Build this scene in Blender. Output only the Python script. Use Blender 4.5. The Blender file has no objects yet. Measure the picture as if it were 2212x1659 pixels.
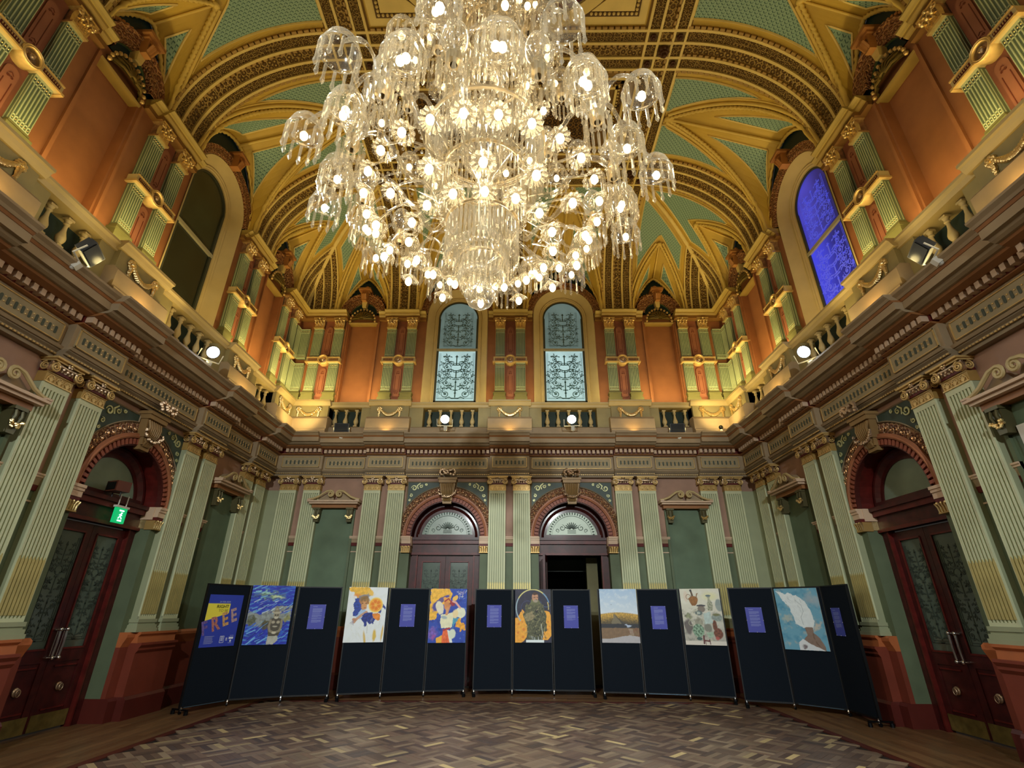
import bpy, math, random
import numpy as np
from mathutils import Matrix, Vector, Euler
PI = math.pi
rnd = random.Random(7)
SC = bpy.context.scene
COL = SC.collection
R_ = math.radians

# ------------------------------------------------------------------ camera, world, exposure
cam_d = bpy.data.cameras.new('camera'); cam = bpy.data.objects.new('camera', cam_d); COL.objects.link(cam)
SC.camera = cam
cam_d.sensor_fit = 'HORIZONTAL'; cam_d.sensor_width = 36.0; cam_d.lens = 1071.62 / 2212 * 36
cam_d.clip_start = .05; cam_d.clip_end = 100
def _cam():
    p, y, r = 0.42745, -0.01047, 0.00426
    f = Vector((math.sin(y) * math.cos(p), math.cos(y) * math.cos(p), math.sin(p)))
    ri = Vector((math.cos(y), -math.sin(y), 0)); up = ri.cross(f)
    Rr = math.cos(r) * ri + math.sin(r) * up; U = -math.sin(r) * ri + math.cos(r) * up
    m = Matrix((Rr, U, -f)).transposed().to_4x4(); m.translation = Vector((.17, 0, 1.48))
    cam.matrix_world = m
_cam()
W = bpy.data.worlds.new('world'); SC.world = W; W.use_nodes = True
W.node_tree.nodes['Background'].inputs[0].default_value = (.9, .85, .75, 1)
W.node_tree.nodes['Background'].inputs[1].default_value = .03
SC.view_settings.view_transform = 'Standard'; SC.view_settings.look = 'None'
SC.view_settings.gamma = 1; SC.view_settings.use_curve_mapping = False
SC.view_settings.exposure = 0.0
SC.cycles.max_bounces = 6; SC.cycles.diffuse_bounces = 3; SC.cycles.glossy_bounces = 3
SC.cycles.transmission_bounces = 4; SC.cycles.transparent_max_bounces = 10
SC.cycles.sample_clamp_indirect = 4.0; SC.cycles.caustics_reflective = False; SC.cycles.caustics_refractive = False

DW, AW = 11.75, 5.78          # back wall plane (y), side wall planes (+-x)
YF = -4.25                    # the wall behind the camera

def lamp(kind, loc, energy, color, aim=None, size=.1, name='lamp', spot=None, blend=.5, sy=None):
    d = bpy.data.lights.new(name, kind); d.energy = energy; d.color = color
    if kind in ('POINT', 'SPOT'): d.shadow_soft_size = size
    if kind == 'AREA':
        d.size = size
        if sy: d.shape = 'RECTANGLE'; d.size_y = sy
    if kind == 'SPOT': d.spot_size = R_(spot); d.spot_blend = blend
    o = bpy.data.objects.new(name, d); COL.objects.link(o); o.location = loc
    if aim is not None: o.rotation_euler = (Vector(aim) - Vector(loc)).to_track_quat('-Z', 'Y').to_euler()
    return o
COOL = (.80, .93, 1.0); WARM = (1.0, .83, .56); YEL = (1.0, .77, .30)
# floodlights on the balustrades behind and beside the camera, washing the lower hall and the screens
lamp('SPOT', (-2.2, -3.6, 6.0), 3000, (.88, .96, .96), aim=(-1.8, 11, 1.3), size=.12, spot=58, blend=.9, name='flood_beam')
lamp('SPOT', (2.2, -3.6, 6.0), 3000, (.88, .96, .96), aim=(1.8, 11, 1.3), size=.12, spot=58, blend=.9, name='flood_beam')
lamp('SPOT', (-4.9, 1.2, 5.9), 470, (.86, .97, .93), aim=(5.8, 7.6, 1.6), size=.1, spot=88, blend=.8, name='flood_beam')
lamp('SPOT', (4.9, 1.2, 5.9), 470, (.86, .97, .93), aim=(-5.8, 7.6, 1.6), size=.1, spot=88, blend=.8, name='flood_beam')

# ------------------------------------------------------------------ materials
def srgb(h):
    h = h.lstrip('#'); c = [int(h[i:i + 2], 16) / 255 for i in (0, 2, 4)]
    return tuple((x / 12.92 if x <= .04045 else ((x + .055) / 1.055) ** 2.4) for x in c) + (1,)
MATS = {}
class NT:
    def __init__(s, m):
        s.t = m.node_tree; s.n = s.t.nodes; s.l = s.t.links; s.b = s.n.get('Principled BSDF')
    def add(s, typ, **kw):
        n = s.n.new(typ)
        for k, v in kw.items():
            if k.startswith('i_'):
                k = k[2:]; n.inputs[int(k) if k.isdigit() else k].default_value = v
            else: setattr(n, k, v)
        return n
    def math(s, op, a, b=None, c=None):
        n = s.n.new('ShaderNodeMath'); n.operation = op
        for i, v in enumerate((a, b, c)):
            if v is None: continue
            if isinstance(v, (int, float)): n.inputs[i].default_value = v
            else: s.l.new(v, n.inputs[i])
        return n.outputs[0]
    def mix(s, f, a, b):
        n = s.n.new('ShaderNodeMix'); n.data_type = 'RGBA'
        for i, v in ((0, f), (6, a), (7, b)):
            if isinstance(v, (int, float, tuple)): n.inputs[i].default_value = v
            else: s.l.new(v, n.inputs[i])
        return n.outputs[2]
def mat(name, col, rough=.6, metal=0., var=.12, vs=3., bump=0., bs=40., emit=None, es=0., spec=.4, coat=0.):
    if name in MATS: return MATS[name]
    m = bpy.data.materials.new(name); m.use_nodes = True; t = NT(m); b = t.b
    c = srgb(col) if isinstance(col, str) else col
    tc = t.add('ShaderNodeTexCoord')
    if var:
        nz = t.add('ShaderNodeTexNoise', i_Scale=vs, i_Detail=4.); t.l.new(tc.outputs['Object'], nz.inputs['Vector'])
        dark = tuple(x * (1 - var) for x in c[:3]) + (1,); lite = tuple(min(1, x * (1 + var)) for x in c[:3]) + (1,)
        r = t.add('ShaderNodeMapRange'); t.l.new(nz.outputs[0], r.inputs[0]); r.inputs[1].default_value = .3; r.inputs[2].default_value = .7
        t.l.new(t.mix(r.outputs[0], dark, lite), b.inputs['Base Color'])
    else: b.inputs['Base Color'].default_value = c
    b.inputs['Roughness'].default_value = rough; b.inputs['Metallic'].default_value = metal
    b.inputs['Specular IOR Level'].default_value = spec
    if coat: b.inputs['Coat Weight'].default_value = coat; b.inputs['Coat Roughness'].default_value = .12
    if bump:
        n2 = t.add('ShaderNodeTexNoise', i_Scale=bs, i_Detail=3.); t.l.new(tc.outputs['Object'], n2.inputs['Vector'])
        bp = t.add('ShaderNodeBump', i_Strength=bump, i_Distance=.01); t.l.new(n2.outputs[0], bp.inputs['Height']); t.l.new(bp.outputs[0], b.inputs['Normal'])
    if emit: b.inputs['Emission Color'].default_value = srgb(emit) if isinstance(emit, str) else emit; b.inputs['Emission Strength'].default_value = es
    MATS[name] = m; return m
GREEN = mat('green_wall_paint', '#616d53', .6)
GREEN2 = mat('green_recess_paint', '#5f7159', .6)
PINK = mat('pink_tan_wall_paint', '#a4806c', .6)
PILA = mat('pale_green_pilaster_paint', '#9ea382', .55, var=.06)
FLUTE = mat('cream_fillet_paint', '#cdd0aa', .5, var=.05)
TAUPE = mat('taupe_entablature_paint', '#a08a6c', .55)
TAUPE2 = mat('dusky_taupe_paint', '#8c7a60', .55)
FRZ = mat('frieze_panel_paint', '#a39270', .55)
SLOT = mat('grey_slot_paint', '#4c5245', .6)
OCHRE = mat('orange_moulding_paint', '#98653a', .5)
CREAM = mat('cream_stone_paint', '#c0aa78', .5, var=.07)
CREAM2 = mat('pinkish_cream_paint', '#d0b296', .5, var=.07)
DRED = mat('dark_red_paint', '#5e1c18', .5)
DADO = mat('oxblood_dado_paint', '#7c3a2a', .45)
DADO2 = mat('orange_dado_cap_paint', '#b5673c', .45)
PLINTH = mat('dark_oxblood_plinth_paint', '#5a221b', .45)
ORANGE = mat('terracotta_wall_paint', '#96603a', .65)
RUST = mat('rust_panel_paint', '#955a40', .6)
SAGE = mat('sage_pilaster_paint', '#66745a', .55, var=.06)
SAGEL = mat('pale_sage_stripe_paint', '#b0b890', .5, var=.05)
GOLD = mat('gilding', (1.0, .70, .33, 1), .3, .85, var=.15, vs=25, bump=.25, bs=60)
BRONZE = mat('bronzed_gilding', (.60, .44, .30, 1), .32, .85, var=.3, vs=20, bump=.5, bs=80)
GILT = mat('gilded_stone', '#d3b070', .4, .35, var=.15, vs=12)
VGOLD = mat('ochre_vault_paint', '#c6a446', .5, var=.1, vs=1.5)
VGOLD2 = mat('light_ochre_vault_moulding', '#dcbc62', .45, var=.08)
VCREAM = mat('cream_gold_vault_strip', '#e0c67c', .45, var=.08)
VBROWN = mat('brown_vault_recess', '#806026', .6)
DTEAL = mat('dark_teal_lunette_paint', '#0f2a2e', .55)
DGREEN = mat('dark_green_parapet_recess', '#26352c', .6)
MAHO = mat('polished_mahogany', '#431412', .42, var=.35, vs=8, coat=.12)
MAHO2 = mat('red_mahogany', '#5c1a15', .42, var=.3, vs=8, coat=.12)
BRASS = mat('brass', (.7, .55, .3, 1), .25, 1., var=.1)
BRASSD = mat('worn_brass_plate', '#7d6d3a', .45, .5, var=.3, vs=10)
CHROME = mat('chrome', (.8, .8, .82, 1), .18, 1., var=0)
BLACKM = mat('black_metal', '#0c0d10', .4, .5, var=0)
FABRIC = mat('navy_black_screen_fabric', '#151b23', .95, var=.12, vs=120, bump=.3, bs=400, spec=.1)
BLACKF = mat('black_screen_frame', '#07080b', .5, var=0)
GREYC = mat('grey_casing', '#3b3b3c', .5, var=.05)
WHITEP = mat('white_paint', '#dcd8cc', .5, var=.03)
BULB = mat('lit_bulb', '#fff0d0', .4, var=0, emit=(1, .76, .40, 1), es=10.)
FLOODM = mat('lit_flood_lens', '#ffffff', .3, var=0, emit=(.80, .93, 1, 1), es=60.)

def carved(name, c1, c2, scale=14., kind='F1', strength=1.):
    m = bpy.data.materials.new(name); m.use_nodes = True; t = NT(m)
    uv = t.add('ShaderNodeUVMap'); v = t.add('ShaderNodeTexVoronoi', feature=kind, i_Scale=scale, i_Randomness=.35)
    t.l.new(uv.outputs[0], v.inputs['Vector'])
    w = t.add('ShaderNodeTexVoronoi', feature='DISTANCE_TO_EDGE', i_Scale=scale * 2.1, i_Randomness=.6); t.l.new(uv.outputs[0], w.inputs['Vector'])
    h = t.math('ADD', t.math('SINE', t.math('MULTIPLY', v.outputs['Distance'], 14.)), t.math('MULTIPLY', w.outputs['Distance'], 2.5))
    r = t.add('ShaderNodeMapRange'); t.l.new(h, r.inputs[0]); r.inputs[1].default_value = .15; r.inputs[2].default_value = .8
    t.l.new(t.mix(r.outputs[0], srgb(c1), srgb(c2)), t.b.inputs['Base Color'])
    bp = t.add('ShaderNodeBump', i_Strength=strength, i_Distance=.02); t.l.new(h, bp.inputs['Height']); t.l.new(bp.outputs[0], t.b.inputs['Normal'])
    t.b.inputs['Roughness'].default_value = .5
    MATS[name] = m; return m
CARV = carved('carved_vault_band', '#6a4c20', '#c2a05c', 16.)
CARV2 = carved('carved_quatrefoil_band', '#6c4e22', '#be9c58', 10.)
CARVB = carved('carved_brown_panel', '#3c2509', '#8a6630', 9.)
CARVR = carved('carved_rust_archivolt', '#8a5430', '#bb8654', 12.)
CARVG = carved('carved_green_spandrel', '#33443c', '#6c7a68', 11.)
CARVP = carved('carved_rosy_arch_band', '#8a5a44', '#c39a74', 11.)
def teal_mat():
    m = bpy.data.materials.new('teal_lattice_stencil'); m.use_nodes = True; t = NT(m)
    uv = t.add('ShaderNodeUVMap'); s = t.add('ShaderNodeSeparateXYZ'); t.l.new(uv.outputs[0], s.inputs[0])
    k = 11.; a = t.math('MULTIPLY', t.math('ADD', s.outputs[0], s.outputs[1]), k); b = t.math('MULTIPLY', t.math('SUBTRACT', s.outputs[0], s.outputs[1]), k)
    fa, fb = t.math('FRACT', a), t.math('FRACT', b)
    l1 = t.math('MULTIPLY', t.math('LESS_THAN', fa, .24), t.math('GREATER_THAN', fb, .38))
    l2 = t.math('MULTIPLY', t.math('LESS_THAN', fb, .14), t.math('GREATER_THAN', fa, .5))
    msk = t.math('MAXIMUM', l1, l2)
    t.l.new(t.mix(msk, srgb('#8cab98'), srgb('#3c5f5a')), t.b.inputs['Base Color']); t.b.inputs['Roughness'].default_value = .6
    return m
TEAL = teal_mat()
def vcol_mat(name, rough=.5, coat=0., bumpy=False):
    m = bpy.data.materials.new(name); m.use_nodes = True; t = NT(m)
    a = t.add('ShaderNodeAttribute', attribute_name='Col'); c = a.outputs['Color']
    if bumpy:
        tc = t.add('ShaderNodeTexCoord'); nz = t.add('ShaderNodeTexNoise', i_Scale=6., i_Detail=6., i_Distortion=.6)
        mp = t.add('ShaderNodeMapping'); mp.inputs['Scale'].default_value = (9, 1.2, 1); mp.inputs['Rotation'].default_value = (0, 0, R_(0))
        t.l.new(tc.outputs['Object'], mp.inputs[0]); t.l.new(mp.outputs[0], nz.inputs['Vector'])
        r = t.add('ShaderNodeMapRange'); t.l.new(nz.outputs[0], r.inputs[0]); r.inputs[3].default_value = .85; r.inputs[4].default_value = 1.45
        vm = t.add('ShaderNodeVectorMath', operation='SCALE'); t.l.new(c, vm.inputs[0]); t.l.new(r.outputs[0], vm.inputs['Scale']); c = vm.outputs[0]
        rr = t.add('ShaderNodeMapRange'); t.l.new(nz.outputs[0], rr.inputs[0]); rr.inputs[3].default_value = rough - .06; rr.inputs[4].default_value = rough + .1
        t.l.new(rr.outputs[0], t.b.inputs['Roughness'])
    else: t.b.inputs['Roughness'].default_value = rough
    t.l.new(c, t.b.inputs['Base Color'])
    if coat: t.b.inputs['Coat Weight'].default_value = coat; t.b.inputs['Coat Roughness'].default_value = .1
    return m
PAINTM = vcol_mat('painted_canvas', .55)
WOODM = vcol_mat('parquet_wood', .34, bumpy=True)
def crystal_mat():
    m = bpy.data.materials.new('cut_crystal'); m.use_nodes = True; t = NT(m); t.n.remove(t.b)
    out = t.n['Material Output']
    tr = t.add('ShaderNodeBsdfTransparent'); tr.inputs[0].default_value = (.93, .92, .89, 1)
    gl = t.add('ShaderNodeBsdfGlossy'); gl.inputs['Roughness'].default_value = .12; gl.inputs[0].default_value = (1, .98, .94, 1)
    tl = t.add('ShaderNodeBsdfTranslucent'); tl.inputs[0].default_value = (1, .88, .66, 1)
    df = t.add('ShaderNodeBsdfDiffuse'); df.inputs[0].default_value = (1, .92, .74, 1)
    m1 = t.add('ShaderNodeMixShader'); m1.inputs[0].default_value = .4; t.l.new(tl.outputs[0], m1.inputs[1]); t.l.new(df.outputs[0], m1.inputs[2])
    m2 = t.add('ShaderNodeMixShader'); m2.inputs[0].default_value = .62; t.l.new(m1.outputs[0], m2.inputs[1]); t.l.new(gl.outputs[0], m2.inputs[2])
    fr = t.add('ShaderNodeLayerWeight', i_Blend=.35)
    f = t.math('ADD', t.math('MULTIPLY', fr.outputs['Facing'], .6), .09)
    m3 = t.add('ShaderNodeMixShader'); t.l.new(f, m3.inputs[0]); t.l.new(tr.outputs[0], m3.inputs[1]); t.l.new(m2.outputs[0], m3.inputs[2])
    t.l.new(m3.outputs[0], out.inputs[0]); return m
CRY = crystal_mat()
def pane_mat(name, col, es=0., rough=.25, grad=None):
    m = bpy.data.materials.new(name); m.use_nodes = True; t = NT(m)
    tc = t.add('ShaderNodeTexCoord'); nz = t.add('ShaderNodeTexNoise', i_Scale=1.6, i_Detail=5.); t.l.new(tc.outputs['Object'], nz.inputs['Vector'])
    c = srgb(col); r = t.add('ShaderNodeMapRange'); t.l.new(nz.outputs[0], r.inputs[0]); r.inputs[1].default_value = .3; r.inputs[2].default_value = .7
    cc = t.mix(r.outputs[0], tuple(x * .72 for x in c[:3]) + (1,), tuple(min(1, x * 1.2) for x in c[:3]) + (1,))
    if es:
        t.b.inputs['Base Color'].default_value = tuple(x * .3 for x in c[:3]) + (1,)
        if grad:
            s = t.add('ShaderNodeSeparateXYZ'); t.l.new(tc.outputs['Object'], s.inputs[0])
            g = t.add('ShaderNodeMapRange'); t.l.new(s.outputs[grad[0]], g.inputs[0]); g.inputs[1].default_value = grad[1]; g.inputs[2].default_value = grad[2]; g.interpolation_type = 'SMOOTHSTEP'
            g.inputs[3].default_value = es; g.inputs[4].default_value = grad[3]
            t.l.new(g.outputs[0], t.b.inputs['Emission Strength'])
        else: t.b.inputs['Emission Strength'].default_value = es
        t.l.new(cc, t.b.inputs['Emission Color'])
    else: t.l.new(cc, t.b.inputs['Base Color'])
    t.b.inputs['Roughness'].default_value = rough
    return m

# ------------------------------------------------------------------ mesh builder
class MB:
    def __init__(s): s.v = []; s.f = []; s.uv = []; s.mi = []; s.col = []; s.useuv = False
    def face(s, idx, uv=None, m=0):
        s.f.append(tuple(idx)); s.mi.append(m)
        if uv is None: s.uv.append(None)
        else: s.uv.append(uv); s.useuv = True
    def pts(s, P):
        n = len(s.v); s.v.extend([tuple(p) for p in P]); return n
    def box(s, x0, x1, y0, y1, z0, z1, m=0):
        n = s.pts([(x0, y0, z0), (x1, y0, z0), (x1, y1, z0), (x0, y1, z0), (x0, y0, z1), (x1, y0, z1), (x1, y1, z1), (x0, y1, z1)])
        for f in ((0, 3, 2, 1), (4, 5, 6, 7), (0, 1, 5, 4), (1, 2, 6, 5), (2, 3, 7, 6), (3, 0, 4, 7)): s.face([n + i for i in f], m=m)
        return s
    def cbox(s, x, y, z, sx, sy, sz, m=0): return s.box(x - sx / 2, x + sx / 2, y - sy / 2, y + sy / 2, z - sz / 2, z + sz / 2, m)
    def grid(s, rows, uv=None, close=False, m=0):
        nr, nc = len(rows), len(rows[0]); n = s.pts([p for r in rows for p in r])
        for i in range(nr - 1):
            for j in range(nc if close else nc - 1):
                k = (j + 1) % nc
                u = None
                if uv is not None: u = (uv[i][j], uv[i][k], uv[i + 1][k], uv[i + 1][j])
                s.face((n + i * nc + j, n + i * nc + k, n + (i + 1) * nc + k, n + (i + 1) * nc + j), u, m)
        return s
    def cap(s, P, m=0): n = s.pts(P); s.face(range(n, n + len(P)), m=m)
    def prism(s, poly, y0, y1, m=0):          # poly in (x,z), extruded in y
        k = len(poly); n = s.pts([(x, y0, z) for x, z in poly] + [(x, y1, z) for x, z in poly])
        s.face([n + i for i in range(k)], m=m); s.face([n + k + i for i in reversed(range(k))], m=m)
        for i in range(k): j = (i + 1) % k; s.face((n + i, n + k + i, n + k + j, n + j), m=m)
        return s
    def lathe(s, prof, seg=12, x=0, y=0, z=0, m=0, a0=0, a1=2 * PI, sx=1., sy=1., flute=0, fl=0.):
        full = abs(a1 - a0 - 2 * PI) < 1e-6; c = seg if full else seg + 1
        rows = []
        for r, h in prof:
            rows.append([(x + sx * (r * (1 + (fl * math.cos(flute * (a0 + (a1 - a0) * j / seg)) if flute else 0))) * math.cos(a0 + (a1 - a0) * j / seg),
                          y + sy * (r * (1 + (fl * math.cos(flute * (a0 + (a1 - a0) * j / seg)) if flute else 0))) * math.sin(a0 + (a1 - a0) * j / seg), z + h) for j in range(c)])
        return s.grid(rows, close=full, m=m)
    def tube(s, path, r, seg=6, m=0, rope=0., pitch=.06, caps=True, closed=False):
        P = [Vector(p) for p in path]; n = len(P)
        rr = r if isinstance(r, (list, tuple)) else [r] * n
        up = None; rows = []; L = 0.
        for i in range(n):
            t = (P[(i + 1) % n] - P[i - 1]) if closed else (P[min(i + 1, n - 1)] - P[max(i - 1, 0)])
            t = t.normalized() if t.length > 1e-9 else Vector((0, 0, 1))
            if up is None: up = Vector((0, 0, 1)) if abs(t.z) < .9 else Vector((1, 0, 0))
            up = (up - t * up.dot(t)).normalized(); b = t.cross(up)
            if i: L += (P[i] - P[i - 1]).length
            row = []
            for j in range(seg):
                a = 2 * PI * j / seg; q = rr[i] * (1 + (rope * math.sin(2 * PI * L / pitch + a * 2) if rope else 0))
                row.append(P[i] + up * (q * math.cos(a)) + b * (q * math.sin(a)))
            rows.append(row)
        if closed: rows.append(rows[0])
        s.grid(rows, close=True, m=m)
        if caps and not closed: s.cap(rows[0][::-1], m); s.cap(rows[-1], m)
        return s
    def ball(s, x, y, z, r, seg=6, rings=4, sz=1., m=0):
        return s.lathe([(r * math.sin(PI * i / rings) + 1e-4, -r * sz * math.cos(PI * i / rings)) for i in range(rings + 1)], seg, x, y, z, m)
    def add(s, o, M=None):
        n = len(s.v)
        if M is None: s.v.extend(o.v)
        else: s.v.extend([tuple(M @ Vector(p)) for p in o.v])
        s.f.extend([tuple(i + n for i in f) for f in o.f]); s.uv.extend(o.uv); s.mi.extend(o.mi); s.useuv |= o.useuv
        return s
    def mesh(s, name, mats, smooth=False):
        me = bpy.data.meshes.new(name); me.from_pydata(s.v, [], s.f)
        for m in (mats if isinstance(mats, (list, tuple)) else [mats]): me.materials.append(m)
        if any(s.mi): me.polygons.foreach_set('material_index', s.mi)
        if s.useuv:
            l = me.uv_layers.new(name='UVMap'); a = []
            for f, u in zip(s.f, s.uv):
                for i in range(len(f)): a.extend(u[i] if u else (0, 0))
            l.data.foreach_set('uv', a)
        if smooth:
            me.polygons.foreach_set('use_smooth', [True] * len(me.polygons))
            if smooth == 'auto':
                try: me.set_sharp_from_angle(angle=R_(40))
                except Exception: pass
        me.update(); return me
    def obj(s, name, mats, parent=None, smooth=False, **k): return link(name, s.mesh(name, mats, smooth), parent, **k)
def link(name, data, parent=None, loc=(0, 0, 0), rot=(0, 0, 0), scale=None, **props):
    o = bpy.data.objects.new(name, data); COL.objects.link(o); o.parent = parent; o.location = loc; o.rotation_euler = rot
    if scale is not None: o.scale = scale
    for k, v in props.items(): o[k] = v
    return o
def thing(name, label, cat, loc=(0, 0, 0), rot=(0, 0, 0), group=None):
    o = link(name, None, None, loc, rot, label=label, category=cat)
    if group: o['group'] = group
    return o
def mtx(loc, rot=(0, 0, 0), sc=(1, 1, 1)): return Matrix.LocRotScale(Vector(loc), Euler(rot), Vector(sc))
def arc(cx, cz, r, a0, a1, n, rz=None): return [(cx + r * math.cos(a0 + (a1 - a0) * i / n), cz + (rz or r) * math.sin(a0 + (a1 - a0) * i / n)) for i in range(n + 1)]
def spiral(cx, cz, r0, turns, a0, sgn=1, n=24, rmin=.12):
    return [(cx + (r0 * (1 - (1 - rmin) * i / n)) * math.cos(a0 + sgn * turns * 2 * PI * i / n), cz + (r0 * (1 - (1 - rmin) * i / n)) * math.sin(a0 + sgn * turns * 2 * PI * i / n)) for i in range(n + 1)]
def ribbon(mb, pl, w, y, m=0, th=.004):       # flat line of width w lying in the xz plane, front at y
    L, Rr = [], []
    for i, (x, z) in enumerate(pl):
        a = pl[max(0, i - 1)]; b = pl[min(len(pl) - 1, i + 1)]
        dx, dz = b[0] - a[0], b[1] - a[1]; l = math.hypot(dx, dz) or 1
        ww = w / 2 * (.35 + .65 * math.sin(PI * min(1, max(0, (i + .5) / len(pl)))))
        nx, nz = -dz / l * ww, dx / l * ww
        L.append((x + nx, y, z + nz)); Rr.append((x - nx, y, z - nz))
    L2 = [(p[0], y - th, p[2]) for p in L]; R2 = [(p[0], y - th, p[2]) for p in Rr]
    mb.grid([L2, L, Rr, R2], m=m)

# ------------------------------------------------------------------ walls as local frames: x along, y out into the room, z up
class Wall:
    def __init__(s, side):
        s.side = side
        if side == 'back': s.M = mtx((0, DW, 0), (0, 0, PI)); s.c0, s.c1 = -AW, AW; s.u = lambda w: -w
        if side == 'left': s.M = mtx((-AW, 0, 0), (0, 0, -PI / 2)); s.c0, s.c1 = -DW, -YF; s.u = lambda w: -w
        if side == 'right': s.M = mtx((AW, 0, 0), (0, 0, PI / 2)); s.c0, s.c1 = YF, DW; s.u = lambda w: w
        s.mit = (side in ('back', 'left'), side in ('back', 'right'))      # which ends meet a modelled corner
        if side == 'back':
            s.pairs = [-2.95, 0, 2.95]; s.cpairs = [-4.94, 4.94]; s.niches = [-4.07, 4.07]; s.doors = [-1.46, 1.46]
        else:
            s.pairs = [s.u(q) for q in (8.88, 5.97, 3.72, 1.47)]; s.cpairs = [s.u(10.92)]
            s.niches = [s.u(q) for q in (10.05, 4.85, 2.60)]; s.doors = [s.u(7.46)]
        s.lo, s.hi = (s.c0, s.c1) if side == 'back' else ((s.c0, s.u(.6)) if side == 'left' else (s.u(.6), s.c1))
        s.root = None
    def place(s, o): o.matrix_world = s.M
    def breaks(s, hw=.47):      # [(u0,u1,forward?)]
        bs = sorted([(p - hw, p + hw) for p in s.pairs] + [((c - hw, s.c1) if c > 0 else (s.c0, c + hw)) if s.side == 'back' else ((c - hw, s.c1) if s.side == 'right' else (s.c0, c + hw)) for c in s.cpairs])
        out = []; cur = s.lo
        for a, b in bs:
            if a > cur + 1e-6: out.append((cur, a, 0))
            out.append((max(a, s.lo), min(b, s.hi), 1)); cur = b
        if cur < s.hi - 1e-6: out.append((cur, s.hi, 0))
        return out
WALLS = [Wall('back'), Wall('left'), Wall('right')]
def sweep(mb, prof, u0, u1, w, m=0, fwd=0.):
    """closed profile [(d,z)] extruded along u, mitred where it meets the room's corner"""
    P = [(d + (fwd if d > .02 else 0), z) for d, z in prof]
    k = len(P)
    a = [((u0 + d) if (w.mit[0] and abs(u0 - w.c0) < 1e-4) else u0, d, z) for d, z in P]
    b = [((u1 - d) if (w.mit[1] and abs(u1 - w.c1) < 1e-4) else u1, d, z) for d, z in P]
    n = mb.pts(a + b)
    for i in range(k): j = (i + 1) % k; mb.face((n + i, n + j, n + k + j, n + k + i), m=m)
    mb.face([n + i for i in reversed(range(k))], m=m); mb.face([n + k + i for i in range(k)], m=m)

# shared protos -----------------------------------------------------------------
def shaft_mesh():
    b = MB(); w = .387; b.box(-w / 2, w / 2, 0, .10, 1.32, 4.03, 0)
    n = 8; g = w / n
    for i in range(n):
        x = -w / 2 + g * (i + .5); b.box(x - g * .24 - (.0), x + g * .24, .10, .122, 1.36, 3.97, 1)
    b.box(-w / 2, w / 2, .10, .124, 3.96, 4.03, 1); b.box(-w / 2, w / 2, .10, .124, 1.32, 1.37, 1)
    b.box(-w / 2, -w / 2 + .012, .10, .126, 1.32, 4.03, 1); b.box(w / 2 - .012, w / 2, .10, .126, 1.32, 4.03, 1)
    return b.mesh('pilaster', [PILA, FLUTE])
def flute_gilt_mesh():
    b = MB(); w = .387; n = 8; g = w / n
    for i in range(n):
        x = -w / 2 + g * (i + .5); b.box(x - g * .34, x + g * .34, .10, .128, 1.40, 2.0)
        b.prism([(x - g * .34, 2.0), (x + g * .34, 2.0), (x, 2.045)], .128, .10)
    return b.mesh('gilded_flutes', mat('gilded_cream_flutes', '#c8b878', .4, .2))
def base_mesh():
    b = MB()
    for z0, z1, e in ((1.15, 1.20, .05), (1.20, 1.25, .035), (1.25, 1.28, .015), (1.28, 1.33, .028)): b.box(-.19 - e, .19 + e, 0, .12 + e, z0, z1)
    return b.mesh('base', PILA)
def neck_mesh():
    b = MB(); b.box(-.2, .2, 0, .125, 4.03, 4.17, 0)
    for cx in (-.12, 0, .12):
        for k in range(5):
            a = PI / 2 + (k - 2) * .42; L = .05
            ribbon(b, [(cx, 4.05), (cx + L * .55 * math.cos(a), 4.05 + L * .9 * math.sin(a)), (cx + L * math.cos(a), 4.05 + L * 1.5 * math.sin(a))], .012, .135, 1, .012)
        ribbon(b, arc(cx, 4.05, .056, 0, PI, 8, .085), .01, .135, 1, .012)
    b.box(-.2, .2, .12, .14, 4.03, 4.045, 1); b.box(-.2, .2, .12, .135, 4.155, 4.17, 1)
    return b.mesh('necking', [mat('gilt_necking_ground', '#b28f50', .4, .3), GILT])
def ionic_mesh():
    b = MB()
    b.box(-.245, .245, 0, .235, 4.325, 4.35, 0); b.box(-.225, .225, 0, .2, 4.30, 4.325, 0)
    b.box(-.2, .2, 0, .155, 4.17, 4.21, 2)                       # dark red band
    for k in range(7):
        x = -.165 + .055 * k; b.ball(x, .15, 4.225, .026, 6, 4, 1.2, 1)
    b.tube([(-.22, .15, 4.285), (-.1, .17, 4.27), (0, .175, 4.262), (.1, .17, 4.27), (.22, .15, 4.285)], .02, 6, 1)
    for sx in (-1, 1):
        sp = spiral(sx * .185, 4.225, .066, 2.2, PI / 2, sx, 30, .1)
        b.tube([(x, .185 + .02 * i / 30, z) for i, (x, z) in enumerate(sp)], [.014 * (1 - .5 * i / 30) for i in range(31)], 6, 0)
        b.lathe([(.001, -.03), (.06, -.03), (.06, .02), (.045, .024), (.001, .024)], 14, 0, 0, 0, 1); k = 14 * 5
        for i in range(len(b.v) - k, len(b.v)):
            x, y, z = b.v[i]; b.v[i] = (sx * .185 + x, .155 + z, 4.225 + y)
        sp = spiral(sx * .225, 4.225, .06, 1.8, PI / 2, 1, 20, .15)      # volute seen from the side
        b.tube([(sx * .225 + sx * .01, .1 + (x - sx * .225), z) for x, z in sp], .011, 5, 0)
    for k in range(6):
        a = k * PI / 3; b.ball(.03 * math.cos(a), .2, 4.315 + .028 * math.sin(a), .018, 5, 4, 1, 1)
    b.ball(0, .215, 4.315, .016, 6, 4, 1, 0)
    for i in range(5): b.ball(-.13 + i * .065, .19, 4.25 - .02 * math.cos((i - 2) * .8), .017, 5, 4, 1, 1)
    return b.mesh('capital', [GILT, BRONZE, DRED], 'auto')
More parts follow.
